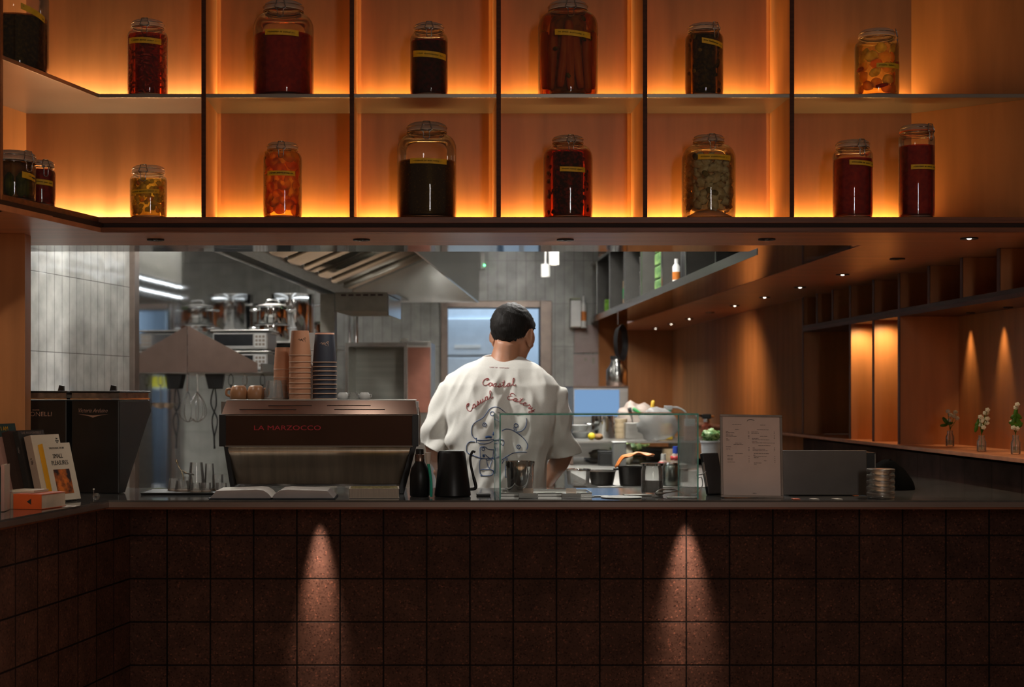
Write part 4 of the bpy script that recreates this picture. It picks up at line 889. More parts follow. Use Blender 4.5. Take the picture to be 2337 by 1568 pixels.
MB().lathe([(.0, 0), (.012, .002), (.014, .005), (.0, .004)], (.014, 0, .03), 16, Matrix.Rotation(.5, 3, 'Y')).build('perforated_disc', M_gold, t, smooth=40)
MB().tube([(.012, 0, .03), (.05, .01, .022)], .003, 8).build('arm', M_steelb, t)

# ---- vases on the ledge
M_leaf = soft('green_leaf', (.03, .1, .008), (.08, .2, .02), 20, .3); M_petal = soft('white_petal', (.7, .68, .5), (.85, .83, .7), 30, .3)
def vase(px, py, h, label, fl, lv):
    D = (HC-ZL)*F/(py-VY); x = gx(px, D); t = thing('flower_vase', label, 'vase', (x, D, ZL+.001), 0, 'flower vases on the right ledge'); s = D/F
    MB().lathe([(0, 0), (.017, 0), (.0185, .003), (.0185, h*.62), (.012, h*.8), (.0125, h), (.0105, h), (.0105, h*.8), (.0165, h*.6), (.0165, .005), (0, .005)], seg=20, cap=False).build('bottle', M_tumb, t, smooth=50)
    MB().lathe([(0, .006), (.0160, .006), (.0160, h*.4), (0, h*.4)], seg=16, cap=False).build('water', glass('vase_water', (.75, .85, .78), .6), t)
    st = MB(); pt = MB()
    for i, (dx, dy) in enumerate(fl):
        X, Zz = dx*s, h+dy*s
        st.tube(crom([(0, 0, .01), (0, 0, h), (X*.6, .004*(i % 3-1), h+(Zz-h)*.6), (X, .006*(i % 3-1), Zz)], 4), .001, 5)
        for k in range(5): pt.blob((X+.0055*math.cos(k*1.26), .006*(i % 3-1)-.002, Zz+.0045*math.sin(k*1.26)), (.006, .0035, .005), 7, 5)
        pt.blob((X, .006*(i % 3-1)-.005, Zz), .003, 6, 5)
    st.build('stem', M_leaf, t); f = pt.build('blossoms', M_petal, t, smooth=True)
    lf = MB()
    for (dx, dy, a, l) in lv: lf.blob((dx*s, 0, h+dy*s), (l*s, .003, l*s*.42), 10, 6, Matrix.Rotation(-a, 3, 'Y'))
    lf.build('leaves', M_leaf, t, smooth=True)
vase(2168, 1019, .07, 'glass vase with white blossoms over a dark background, farthest along the ledge', [(-6, 44), (12, 42), (2, 36), (8, 33), (16, 28), (-2, 23)], [(-10, 22, -.9, 11), (-14, 12, .1, 9), (0, 16, .3, 8)])
vase(2240, 1031, .066, 'glass vase with white blossoms, middle one on the ledge', [(12, 58), (8, 51), (13, 51), (-4, 42), (0, 33), (6, 36), (12, 38), (12, 28), (-2, 24), (3, 18)], [(-9, 28, .8, 9), (-12, 16, 1.3, 10), (-8, 30, 1.5, 8)])
vase(2318, 1037, .074, 'glass vase full of green leaves, nearest one on the ledge', [(2, 70), (0, 63), (-8, 30), (-7, 17), (3, 15)], [(0, 52, 1.4, 12), (-4, 44, .6, 10), (6, 44, -.7, 11), (-4, 34, 1.2, 12), (7, 30, -1.0, 13), (0, 22, .2, 12), (10, 22, .9, 9), (-8, 26, -.4, 9)])
# ================================================================ the kitchen behind
M_panel = emit('led_panel', (1.0, .97, .91), 95)
def ceiling_light(x, y, w, l, label, zc=2.8, lip=.13):
    t = thing('ceiling_light', label, 'ceiling light', (x, y, zc), 0, 'white strip lights on the kitchen ceiling')
    MB().box(-w/2, w/2, -l/2, l/2, -.04, -.001).box(-w/2-.004, -w/2, -l/2, l/2, -lip, -.001).box(w/2, w/2+.004, -l/2, l/2, -lip, -.001).build('housing', M_white, t); MB().box(-w/2+.01, w/2-.01, -l/2+.01, l/2-.01, -.046, -.041).build('diffuser', M_panel, t)  # side lips added to keep the light off the right wall
ceiling_light(-1.35, 7.0, .10, 1.3, 'white strip light nearest the tiled wall', lip=.042); ceiling_light(.62, 7.6, .12, 1.5, 'white strip light above the man in white')
ceiling_light(.72, 9.6, .12, 1.5, 'white strip light over the aisle before the doorway'); ceiling_light(-1.02, 9.6, .10, 1.5, 'white strip light beside the steel wall', lip=.042); ceiling_light(1.12, 8.4, .12, 1.9, 'added strip light brightening the crowded bench')  # the strip over the bench is unseen, added to brighten the clutter
# hood
hd = thing('range_hood', 'large stainless extractor hood with slanted baffle filters above the range', 'hood', (-.2, 8.4, 2.03))
XL = lambda y: -.614+.1*(y-9.3)
XR = lambda y: .388+.111*(y-10.3)
ZH, HB, Ya, Yb = 2.03, .17, 6.42, 10.3
def wall4(xa, ya, xb, yb, z0, z1, th): # thin upright sheet between two plan points
    n = Vector((yb-ya, xa-xb)).normalized()*th/2
    return MB().prism([(xa-n.x, ya-n.y), (xb-n.x, yb-n.y), (xb+n.x, yb+n.y), (xa+n.x, ya+n.y)], z0, z1)
wall4(XL(Ya), Ya, XL(Yb), Yb, ZH, ZH+.13, .012).build('left_skirt', M_steel, hd, world=True); wall4(XL(Ya)+.05, Ya, XL(Yb)+.05, Yb, ZH+.02, ZH+.12, .01).build('grease_gutter', M_steelb, hd, world=True)
wall4(XR(Ya), Ya, XR(Yb), Yb, ZH, ZH+.62, .012).build('right_skirt', M_steel, hd, world=True)
wall4(XL(Yb), Yb, XR(Yb), Yb, ZH, ZH+.62, .012).build('far_skirt', M_steel, hd, world=True); wall4(XL(Ya), Ya, XR(Ya), Ya, ZH, ZH+.62, .012).build('near_skirt', M_steel, hd, world=True)
MB().loft([[(XL(y), y, ZH+.60), (XR(y), y, ZH+.60), (XR(y), y, ZH+.62), (XL(y), y, ZH+.62)] for y in (Ya, Yb)]).build('top_plate', M_steelb, hd, world=True)
M_filt = pm('baffle_steel', (.66, .63, .57), .16, metal=1, var=.1, scale=5)
M_line = emit('assumed_led_line', (.9, .95, 1), 4)
for zz in (.03, .10): MB().prism([(XL(Ya+.2)-.012, Ya+.2), (XL(Yb)-.012, Yb), (XL(Yb)-.007, Yb), (XL(Ya+.2)-.007, Ya+.2)], ZH+zz, ZH+zz+.012).build('assumed_led_line', M_line, hd, world=True)  # glowing lines assumed from the white reflections in the steel wall
nF = 8
for i in range(nF):
    y0 = Ya+.05+(Yb-Ya-.1)*i/nF; y1 = y0+(Yb-Ya-.1)/nF-.02; mb = MB()
    x0, x1 = XL(y0)+.07, XL(y0)+.66; z0, z1 = ZH+.07, ZH+.07+.59*.42
    n = 9
    for k in range(n):
        ya_, yb_ = y0+(y1-y0)*k/n, y0+(y1-y0)*(k+.62)/n
        mb.loft([[(x, ya_, zz), (x, (ya_+yb_)/2, zz+.018), (x, yb_, zz), (x, yb_, zz+.006), (x, (ya_+yb_)/2, zz+.024), (x, ya_, zz+.006)] for x, zz in ((x0, z0), (x1, z1))])
    mb.loft([[(x, y0-.008, zz+.024), (x, y1+.008, zz+.024), (x, y1+.008, zz+.03), (x, y0-.008, zz+.03)] for x, zz in ((x0, z0), (x1, z1))])
    mb.build('baffle_filter', M_filt, hd, world=True)
M_hl = emit('hood_lamp', (1, .96, .88), 45)
for y in (7.2, 8.6, 9.7): MB().box(XR(y)-.2, XR(y)-.14, y-.22, y+.22, ZH+.585, ZH+.597).build('lamp_tube', M_hl, hd, world=True)
for y in (7.4, 9.9): MB().box(-.25, -.22, y, y+.03, ZH+.62, 2.8).box(.0, .03, y, y+.03, ZH+.62, 2.8).build('hanger', M_steelb, hd, world=True)
# shelf with triangular end on the steel wall
ws = thing('wall_bracket_shelf', 'steel shelf with sloping side plates fixed to the polished wall', 'shelf', (-1.1, 8.44, 1.537)); dS = 8.44
M_brsteel = pm('warm_side_steel', (.2, .135, .11), .35, metal=.8, var=.06)
MB().prism([(gx(a, dS), gz(b, dS)) for a, b in ((428, 743), (588, 829), (588, 850), (428, 850))], dS, dS+.006, 'y').build('side_plate', M_brsteel, ws, world=True)
def alongwall(y0, y1, o0, o1, z0, z1): return MB().prism([(swall(y0).x+o0, y0), (swall(y0).x+o1, y0), (swall(y1).x+o1, y1), (swall(y1).x+o0, y1)], z0, z1)
alongwall(dS+.007, 10.1, .005, .41, 1.533, 1.54).build('lower_board', M_steelb, ws, world=True); alongwall(dS+.007, 10.1, .402, .412, 1.54, 1.585).build('front_lip', M_steel, ws, world=True)
us = thing('upper_wall_shelf', 'higher steel wall shelf carrying the shiny stock pots', 'shelf', (-1, 9.4, 1.73)); alongwall(9.25, 11.2, .005, .42, 1.725, 1.735).build('board', M_steelb, us, world=True); alongwall(9.25, 9.26, .005, .3, 1.6, 1.725).build('bracket', M_steelb, us, world=True)
# scales
M_scale = pm('scale_shell', (.5, .49, .46), .4, var=.05); M_dkpan = pm('dark_panel', (.02, .022, .025), .2)
def scale(z0, label, px=535, d=8.85):
    t = thing('kitchen_scale', label, 'scale', (gx(px, d)+.045, d, z0), -.11)
    MB().box(-.15, .17, -.1, .16, .008, .105).build('body', M_scale, t, bevel=.008)
    MB().box(-.16, .18, -.115, .17, .112, .12).build('platter', pm('platter_steel', (.62, .6, .55), .3, metal=.6), t, bevel=.003); MB().box(-.02, .04, 0, .06, .1, .113).build('pillar', M_black, t)
    MB().box(-.14, .085, -.103, -.1, .03, .095).build('display', M_dkpan, t); MB().box(.095, .16, -.103, -.1, .02, .098).build('keypad', M_white, t)
    for i in range(3):
        for j in range(3): MB().box(.1+.02*i, .114+.02*i, -.1045, -.1025, .03+.022*j, .044+.022*j).build('key', M_zinc, t)
    for sx in (-.13, .15):
        for sy in (-.08, .14): MB().lathe([(.012, 0), (.012, .009)], (sx, sy, 0), 10).build('foot', M_black, t)
scale(1.5415, 'lower kitchen scale of the two stacked on the bracket shelf'); scale(1.5415+.1205, 'upper kitchen scale stacked on the other scale')
def pot(px, d, z0, r, h, label, lid=False, name='stock_pot'):
    t = thing(name, label, 'pot', (gx(px, d), d, z0), .2)
    MB().lathe([(0, 0), (r*.98, 0), (r, .004), (r, h-.006), (r*1.03, h-.003), (r*1.03, h), (r*.98, h), (r*.975, .008), (0, .008)], seg=40, cap=False).build('body', M_chrome, t, smooth=40)
    for s in (-1, 1): MB().tube(crom([(s*r, -.045, h*.78), (s*(r+.035), -.035, h*.8), (s*(r+.035), .035, h*.8), (s*r, .045, h*.78)], 5), .006, 8).build('handle', M_chrome, t, smooth=True)
    if lid:
        MB().lathe([(r*1.03, h+.001), (r*1.03, h+.005), (r*.5, h+.018), (0, h+.02)], seg=40).build('lid', M_steelb, t, smooth=40); MB().tube(crom([(-.04, 0, h+.018), (-.03, 0, h+.04), (.03, 0, h+.04), (.04, 0, h+.018)], 4), .005, 8).build('lid_handle', M_chrome, t, smooth=True)
pot(668, 10.35, 1.7365, .145, gz(672, 10.35)-1.7365, 'tall polished stock pot at the back of the pot shelf')
pot(622, 9.55, 1.7365, .105, .11, 'lower of two small polished pots stacked on the shelf'); pot(622, 9.55, 1.8485, .098, .11, 'upper of two small polished pots stacked on the shelf', True)
pot(716, 10.9, 1.7365, .09, .19, 'narrow polished pot behind the tall stock pot')
t = thing('black_crate', 'black plastic box under the pot shelf behind the scales', 'box', (gx(628, 9.5), 9.45, 1.5415)); MB().box(-.1, .1, 0, .2, 0, .16).build('body', M_black, t, bevel=.01); MB().box(-.105, .105, -.005, .205, .16, .175).build('lid', M_black, t, bevel=.004)
# things hanging below the bracket shelf
t = thing('power_adapter', 'black power adapter with a twisted cord hanging under the bracket shelf', 'adapter', (gx(489, 8.6), 8.6, 1.53)); s_ = 8.6/F
MB().prism([(-.05, -.002), (.06, -.002), (.045, -.085), (-.03, -.085)], -.03, .03, 'y').build('body', M_black, t, bevel=.004)
for q in (0, 1): MB().tube(crom([(.004-.008*q, 0, -.08), (.012-.03*q, 0, -.17), (-.012+.03*q, 0, -.26), (.0, 0, -.36), (.004*q, 0, -.42)], 6), .004, 6).build('cord', M_black, t, smooth=True)
t = thing('balloon_whisk', 'steel wire whisk hanging under the bracket shelf', 'whisk', (gx(450, 8.55), 8.55, 1.53))
MB().tube([(0, 0, 0), (.002, 0, -.1)], .006, 8).build('handle', M_steel, t)
for k in range(4): a = k*PI/4; MB().tube(crom([(0, 0, -.1), (.04*math.cos(a), .04*math.sin(a), -.16), (.05*math.cos(a), .05*math.sin(a), -.23), (0, 0, -.27), (-.05*math.cos(a), -.05*math.sin(a), -.23), (-.04*math.cos(a), -.04*math.sin(a), -.16), (0, 0, -.1)], 5), .0018, 5).build('wire_loop', M_wire, t, smooth=True)
for i, px in enumerate((527, 557, 596)):
    t = thing('hanging_ladle', ('ladle hanging under the bracket shelf, beside the black adapter', 'middle ladle of three hanging under the bracket shelf', 'ladle hanging under the shelf nearest to the tan cups')[i], 'ladle', (gx(px, 8.7), 8.7+.04*i, 1.53), 0, 'ladles hanging under the shelf')
    MB().tube(crom([(0, 0, 0), (.012, 0, -.02), (.01, 0, -.06), (-.01, 0, -.06), (-.012, 0, -.02), (0, 0, 0)], 4), .0025, 6).build('hook_loop', M_black if i != 1 else M_steel, t, smooth=True)
    MB().tube([(0, 0, -.06), (0, 0, -.18)], .004, 6).build('handle', M_black if i != 1 else M_steel, t); MB().lathe([(0, -.2), (.03, -.19), (.042, -.165), (.04, -.165), (.028, -.186), (0, -.196)], seg=20, cap=False).build('bowl', M_steelb, t, smooth=50)
# gantry post and heat lamp box
t = thing('heat_lamp_box', 'grey slotted heat lamp box carried by a square post', 'heat lamp', (gx(765, 8.5), 8.5, 0), -.11)
M_gant = pm('grey_beige_metal', (.25, .235, .2), .45, metal=.3)
zt, zb_ = gz(667, 8.5), gz(711, 8.5); w = gx(886, 8.5)-gx(765, 8.5)
MB().box(-.085, -.004, 0, .09, 0.001, gz(670, 8.5)).build('post', M_gant, t, bevel=.003)
MB().box(0, w, -.01, .55, zb_, zt).build('housing', M_gant, t, bevel=.004)
for k in range(6): MB().box(.035+k*.041, .063+k*.041, -.012, -.008, zt-.022, zt-.012).build('slot', M_groove, t)
MB().box(w+.001, w+.05, -.02, .57, zt-.016, zt).build('cap_flange', M_steel, t); MB().box(w+.0005, w+.006, 0, .54, zb_-.02, zt-.02).build('side_sheet', M_steel, t)
# glass fronted cabinet
t = thing('hot_cabinet', 'steel cabinet with a glass door and brown notices on its right side', 'cabinet', (gx(788, 9.5), 9.5, 0), -.06)
w = gx(930, 9.5)-gx(788, 9.5); w2 = gx(984, 9.5)-gx(788, 9.5); zt = gz(782, 9.5); zb_ = .95
MB().box(0, .02, 0, .5, zb_, zt).box(w2-.02, w2, 0, .5, zb_, zt).box(0, w2, .48, .5, zb_, zt).box(.02, w2-.02, 0, .48, zt-.02, zt).box(.02, w2-.02, 0, .48, zb_, zb_+.02).box(w, w2-.02, 0, .02, zb_, zt).build('body', M_steelb, t)
MB().box(.02, w, .0, .006, zb_+.02, zt-.02).build('glass_door', M_glass, t); MB().box(.0, .02, -.012, .0, zb_, zt).box(w-.02, w, -.012, 0, zb_, zt).box(.02, w-.02, -.012, 0, zt-.025, zt).build('door_frame', M_steel, t)
MB().box(.03, w-.01, .05, .46, 1.3, 1.306).build('rack', M_steel, t); MB().box(0.02, w2-.02, .05, .47, zb_+.021, zb_+.1).build('interior_pan', M_dkpan, t)
MB().box(w+.002, w2-.004, -.006, -.002, zb_+.35, zt-.03).build('notice', pm('brown_notice', (.27, .10, .065), .6, var=.2, scale=9), t)
MB().box(0, w2, 0.02, .5, .001, zb_-.002).build('stand', M_steelb, t)
t = thing('paper_pile', 'loose white papers lying on top of the glass-doored cabinet', 'paper', (gx(950, 9.6), 9.62, zt+.001)); MB().box(-.09, .09, 0, .2, 0, .012).build('sheets', M_paper, t); MB().box(-.1, -.05, .02, .1, .012, .03).build('folded_sheet', M_paper, t)
t = thing('steel_pipe', 'thicker chrome pipe rising behind the glass-doored cabinet', 'pipe', (gx(812, 10.3), 10.3, 0)); MB().lathe([(.016, 0.001), (.016, 2.03)], seg=16).build('tube', M_chrome, t, smooth=40)
t = thing('steel_pipe', 'thinner chrome pipe left of the other pipe behind the cabinet', 'pipe', (gx(797, 10.3), 10.32, 0)); MB().lathe([(.01, 0.001), (.01, 2.03)], seg=16).build('tube', M_chrome, t, smooth=40)
# back wall fittings
t = thing('wall_signal_lamp', 'slim white wall unit with a green signal lamp above the doorway', 'signal lamp', (gx(1101, 11.99), 11.999, gz(596, 12))); MB().box(-.018, .018, -.03, .0, -.065, .065).build('case', M_white, t, bevel=.003); MB().blob((.015, -.033, -.035), .007, 8, 6).build('lamp', emit('green_lamp', (.1, 1, .3), 7), t)
for i, (px, d, yt, yb) in enumerate(((1245, 10.6, 603, 632), (1264, 9.3, 572, 605))):
    t = thing('cylinder_spot', ('white cylinder spotlight hanging lower, farther back' if i == 0 else 'white cylinder spotlight nearer the camera, higher in view'), 'spotlight', (gx(px, d), d, gz(yb, d)), 0, 'cylinder spotlights')
    h = gz(yt, d)-gz(yb, d); MB().lathe([(.024, .004), (.032, 0), (.032, h), (0, h)], seg=24).build('shade', M_white, t, smooth=40); MB().lathe([(0, .003), (.022, .003)], seg=16, cap=False).build('lens', M_lens if i else M_lensd, t); MB().tube([(0, 0, h), (0, 0, 2.8-gz(yb, d))], .006, 8).build('rod', M_white, t)
# fridge and store things seen through the doorway
fd = 13.0; fx0, fx1 = gx(1010, fd), gx(1135, fd)
M_fr = pm('white_fridge', (.55, .63, .7), .3, var=.04)
t = thing('fridge', 'tall white fridge seen through the kitchen doorway', 'fridge', (fx0, fd, 0)); w = fx1-fx0
MB().box(0, w, 0, .6, .001, 2.25).build('body', M_fr, t, bevel=.006); MB().box(.004, w-.004, -.03, -.002, .1, 1.72).build('door', M_fr, t, bevel=.006); MB().box(.004, w-.004, -.03, -.002, 1.74, 2.05).build('freezer_door', M_fr, t, bevel=.006)
MB().tube(crom([(w-.05, -.03, 1.4), (w-.05, -.075, 1.42), (w-.05, -.075, 1.66), (w-.05, -.03, 1.68)], 3), .012, 8).build('handle', pm('blue_grey_handle', (.14, .18, .24), .4), t); MB().box(.1, .32, -.034, -.031, 1.8, 1.83).build('badge', M_white, t)
t = thing('store_cabinet', 'blue-white cabinet behind the fridge, right of the man in view', 'cabinet', (gx(1150, 14.2), 14.2, 0)); MB().box(0, .4, 0, .4, .001, 2.4).build('body', M_fr, t)
t = thing('store_trolley', 'low white trolley in the store room behind the man', 'trolley', (gx(1216, 13.4), 13.4, 0))
for zz in (.5, 1.45): MB().box(-.1, .2, 0, .35, zz, zz+.02).build('shelf', M_fr, t)
for sx in (-.095, .18): MB().box(sx, sx+.015, .0, .015, .001, 1.45).box(sx, sx+.015, .335, .35, .001, 1.45).build('post', M_steelb, t)
o = MB().box(-.06, .05, 0, .1, 0, .1).build('yellow_box', pm('yellow_card', (.75, .6, .02), .5), None, loc=(gx(1214, 13.5), 13.5, 1.471)); tag(o, 'small yellow box on the trolley past the man\'s cheek', 'box')
for i, px in enumerate((1211, 1219, 1226)):
    o = MB().lathe([(0, 0), (.025, 0), (.028, .06), (.022, .07), (0, .07)], seg=16).build('white_tub', M_white, None, smooth=40, loc=(gx(px, 13.42), 13.43+.0*i, 1.471) if False else (gx(px, 13.42)-.02+.02*i, 13.44+.09*i, .521)); tag(o, ('white tub on the low trolley, left of its row', 'white tub on the low trolley, middle of its row', 'white tub on the low trolley, right of its row')[i], 'tub', 'white tubs on the store trolley')
# right side: notices, dispenser, appliance, post
M_not = pm('pinkish_notice', (.33, .26, .245), .7, var=.05); wy = 11.985
struct(MB().box(1.25, gx(1366, 12.0), BY, BY+.12, 0, 2.8).build('wall_back', M_btile))
for i, (a, b, c, e_) in enumerate(((1311, 1365, 742, 805), (1309, 1365, 809, 884))):
    t = thing('wall_notice', ('upper' if i == 0 else 'lower')+' pale printed sheet on the wall left of the wood post', 'notice', (gx((a+b)/2, wy), wy, gz(e_, wy)), 0, 'notices on the wall'); w = (gx(b, wy)-gx(a, wy))/2; h = gz(c, wy)-gz(e_, wy)
    MB().box(-w, w, 0, .004, 0, h).build('sheet', M_not, t); mb = MB()
    if i == 0:
        for k in range(4): mb.box(-w*.7, w*(.2+.15*(k % 3)), -.001, .0, h*(.5+.09*k), h*(.5+.09*k)+.004)
    else:
        mb.box(-w*.15, w*.1, -.001, 0, h*.8, h*.9); mb.box(w*.5, w*.75, -.001, 0, h*.72, h*.9); mb.box(-w*.8, -w*.3, -.001, 0, h*.05, h*.07)
    mb.build('print', M_gant, t)
t = thing('soap_dispenser', 'white dispenser hanging on the wall at the end of the steel rack', 'dispenser', (gx(1313, 11.9), 11.9, gz(747, 11.9))); h = gz(680, 11.9)-gz(747, 11.9); MB().box(-.04, .04, -.04, .09, 0, h*.92).build('body', M_white, t, bevel=.006); MB().box(-.035, .035, -.042, .09, h*.93, h).build('lid', pm('olive_lid', (.3, .32, .2), .5), t, bevel=.003)
def bottle(loc, r, h, bodym, capm, label, name='bottle', bandm=None, cat='bottle', sh=.7):
    t = thing(name, label, cat, loc)
    MB().lathe([(0, 0), (r, 0), (r, h*sh), (r*.45, h*(sh+.13)), (r*.4, h*.86), (0, h*.86)], seg=18).build('body', bodym, t, smooth=40); MB().lathe([(r*.5, h*.855), (r*.46, h), (0, h)], seg=14).build('cap', capm, t, smooth=40)
    if bandm: MB().lathe([(r*1.02, h*.2), (r*1.02, h*.5)], seg=18, cap=False).build('label_band', bandm, t, smooth=40)
    return t
M_red = pm('red_plastic', (.45, .02, .02), .4); M_grn = pm('green_plastic', (.03, .3, .08), .4); M_blu = pm('blue_plastic', (.03, .08, .5), .4); M_yl = pm('yellow_plastic', (.6, .36, .03), .4); M_or2 = pm('orange_label', (.65, .2, .03), .5)
t = thing('wall_bracket', 'little steel ledge on the wall holding an orange labelled bottle', 'ledge', (gx(1330, 11.9), 11.9, gz(747, 11.9))); MB().box(-.012, .035, -.03, .09, -.006, 0).build('plate', M_steel, t)
bottle((gx(1331.5, 11.9), 11.9, gz(746.5, 11.9)), .022, .24, M_white, M_white, 'white bottle with orange label by the white dispenser', bandm=M_or2)
ZR = ZS+.0205
def onrack(px, d): return (gx(px, d), d, ZR)
o = MB().box(-.03, .03, 0, .05, 0, .16).build('pink_packet', pm('pink_print', (.6, .05, .15), .5, var=.5, scale=30, col2=(.7, .6, .6)), None, loc=(1.375, 11.7, ZR), bevel=.004); tag(o, 'pink and white packet at the far end of the rack', 'packet')
o = MB().box(-.025, .03, 0, .05, 0, .11).build('green_packet', pm('green_print', (.2, .45, .03), .5, var=.4, scale=30), None, loc=(1.385, 11.3, ZR), bevel=.004); tag(o, 'lime green packet next to the pink one on the rack', 'packet')
bottle((1.375, 10.95, ZR), .03, .24, M_white, M_grn, 'white bottle with a green cap on the rack', bandm=pm('mint_label', (.2, .5, .38), .5))
bottle((1.375, 10.2, ZR), .03, .23, pm('tan_sauce', (.5, .3, .15), .4), pm('cream_cap', (.5, .42, .3), .4), 'tan sauce bottle with a round green label on the rack', bandm=M_grn)
for k in range(4):
    o = MB().lathe([(0, 0), (.024, 0), (.032, .085), (.030, .085), (.022, .004), (0, .004)], seg=16, cap=False).build('stacked_glass', M_tumb, None, smooth=50, loc=(1.385, 9.5, ZR+k*.089)); tag(o, ('lowest', 'second', 'third', 'topmost')[k]+' clear glass of the small tower on the rack', 'glass', 'glasses stacked on the rack')
M_grs = pm('green_striped_pack', (.02, .09, .02), .5, var=.9, scale=9, stretch=(.2, 1, 4), col2=(.2, .34, .1))
for k in range(5):
    o = MB().box(-.02, .12, 0, .2, 0, .075).build('green_pack', M_grs, None, loc=(1.38, 8.72, ZR+k*.0765), bevel=.01); tag(o, ('lowest', 'second', 'third', 'fourth', 'topmost')[k]+' striped green pack in the pile on the rack', 'pack', 'green packs piled on the rack')
bottle((1.40, 8.05, ZR), .035, .30, M_black, M_red, 'dark bottle with a red cap on the near rack bay'); bottle((1.37, 8.22, ZR), .02, .14, M_white, M_white, 'small white tube with an orange label beside the dark bottle', bandm=M_or2)
o = MB().lathe([(0, 0), (.045, .0), (.05, .08), (.035, .2), (.04, .26), (0, .27)], seg=12).build('yellow_bag', M_yl, None, smooth=True, loc=(1.42, 7.83, ZR+.036)); tag(o, 'yellow bag standing on a blue box in the rack', 'bag')
o = MB().box(-.05, .06, -.04, .05, 0, .034).build('blue_box', M_blu, None, loc=(1.42, 7.83, ZR)); tag(o, 'flat blue box under the yellow bag in the rack', 'box')
o = MB().tube([(0, 0, .31), (.0, .3, .31), (0, .3, .0), (0, 0, 0)], .01, 8, closed=True).build('wire_basket_handle', M_white, None, loc=(1.39, 10.9, 2.06)) if False else None
t = thing('hanging_pan', 'black pan hanging by a hook below the steel rack, handles down', 'pan', (gx(1410, 10.2), 10.2, ZS-.014)); R_ = .125
MB().lathe([(0, 0), (R_*.8, 0), (R_, .035), (R_*.97, .035), (R_*.78, .004), (0, .004)], (0, 0, -.21), 30, Matrix.Rotation(1.15, 3, 'Z') @ Matrix.Rotation(PI/2, 3, 'X'), cap=False).build('bowl', M_satin, t, smooth=40)
MB().tube([(0, 0, 0), (0, 0, -.09)], .003, 6).build('hook', M_steel, t)
for s in (-1, 1): MB().tube([(s*.014, 0, -.33), (s*.014, 0, -.42)], .005, 8).build('handle', M_black, t)
ap = thing('ice_machine', 'steel appliance with a pale blue reflection painted on its front behind the bench', 'appliance', (gx(1308, 10.3), 10.3, 0)); w = gx(1434, 10.3)-gx(1308, 10.3); zt = gz(884, 10.3)
MB().box(0, w, 0, .6, .001, zt).build('body', M_steelb, ap, bevel=.004); MB().box(.008, gx(1413, 10.3)-gx(1308, 10.3), -.01, -.002, gz(950, 10.3), zt-.016).build('front_panel', emit('blue_reflection_glow', (.26, .45, .75), .75), ap); MB().box(-.002, w+.002, -.012, .6, zt+.0005, zt+.008).build('top_edge', M_brsteel, ap)  # front panel glows to imitate a blue-white reflection, no lamp behind it
t = thing('steel_siphon', 'steel cream siphon with a black head standing on the appliance', 'siphon', (gx(1409, 10.4), 10.42, zt+.009)); h = gz(812, 10.4)-zt-.009; MB().lathe([(0, 0), (.07, 0), (.073, .004), (.072, h*.52), (.045, h*.72), (.04, h*.88), (0, h*.88)], seg=28).build('body', M_steel, t, smooth=40); MB().lathe([(.046, h*.885), (.046, h), (0, h)], seg=20).build('head', M_black, t, smooth=40)
# ---- bench with the clutter
ZB, ZO = 1.0, 1.14
bn = thing('kitchen_bench', 'steel work bench to the right of the man, crowded with pots and bags', 'bench', (1.3, 8.5, 0))
MB().box(.80, 1.64, 7.34, 10.1, ZB-.03, ZB-.001).box(.80, 1.60, 6.9, 7.34, ZB-.03, ZB-.001).build('worktop', M_steelb, bn, world=True)
for x in (.84, 1.56):
    for y in (7.0, 10.0): MB().box(x, x+.04, y, y+.04, .001, ZB-.03).build('leg', M_steelb, bn, world=True)
os_ = thing('bench_riser', 'low steel riser shelf at the back of the bench', 'shelf', (1.3, 9.4, ZB)); MB().box(.86, 1.98, 9.0, 9.95, ZO-.012, ZO-.001).build('board', M_steelb, os_, world=True); MB().box(.88, .9, 9.05, 9.9, ZB, ZO-.012).box(1.6, 1.62, 9.05, 9.9, ZB, ZO-.012).build('end', M_brsteel, os_, world=True)
def bz(px, py, zz=ZB): D = (HC-zz)*F/(py-VY); return Vector((gx(px, D), D, zz+.0005)), D/F
M_cream = pm('cream_cloth', (.66, .6, .45), .8, var=.1, scale=20); M_bag = glass('plastic_bag', (.85, .85, .85), .8, milk=.45, milkcol=(.62, .6, .58)); M_herb = soft('leafy_green', (.03, .12, .02), (.4, .55, .25), 60, .2)
def lump(name, label, cat, px, py, zz, wpx, hpx, mt, nz=.25, dpt=.7, dz=0, seed=1, sm=True, nsc=2.5):
    p, s = bz(px, py, zz); p.z += dz; h = hpx*s; mb = MB().blob((0, 0, h*.5), (wpx*s/2, wpx*s/2*dpt, h*.5), 24, 14, None, nz, nsc, seed)
    mb.v = [(a, b, max(0, c)) for a, b, c in mb.v]; o = mb.build(name, mt, None, smooth=sm, loc=p); tag(o, label, cat); return o
p, s = bz(1395, 1054); t = thing('cutting_board', 'white cutting board on the bench under the cream cloth', 'cutting board', p); MB().box(-.14, .16, -.08, .26, 0, .016).build('board', M_white, t, bevel=.004)
lump('cream_cloth', 'crumpled cream cloth on the white cutting board', 'cloth', 1370, 1052, ZB, 52, 20, M_cream, .5, dz=.0165, seed=3)
lump('salad_leaves', 'bunch of pale green leaves on the bench above the orange cloth', 'leaves', 1440, 1044, ZB, 74, 30, M_herb, .9, seed=5, nsc=5)
lump('garlic_bulb', 'white bulb standing behind the green leaves', 'bulb', 1433, 1060, ZB, 24, 46, M_cream, .3, seed=6)
t_, s = bz(1442, 1107); t = thing('black_pot', 'black pot on the bench with an orange cloth over it', 'pot', t_); r = 31*s; h = 42*s
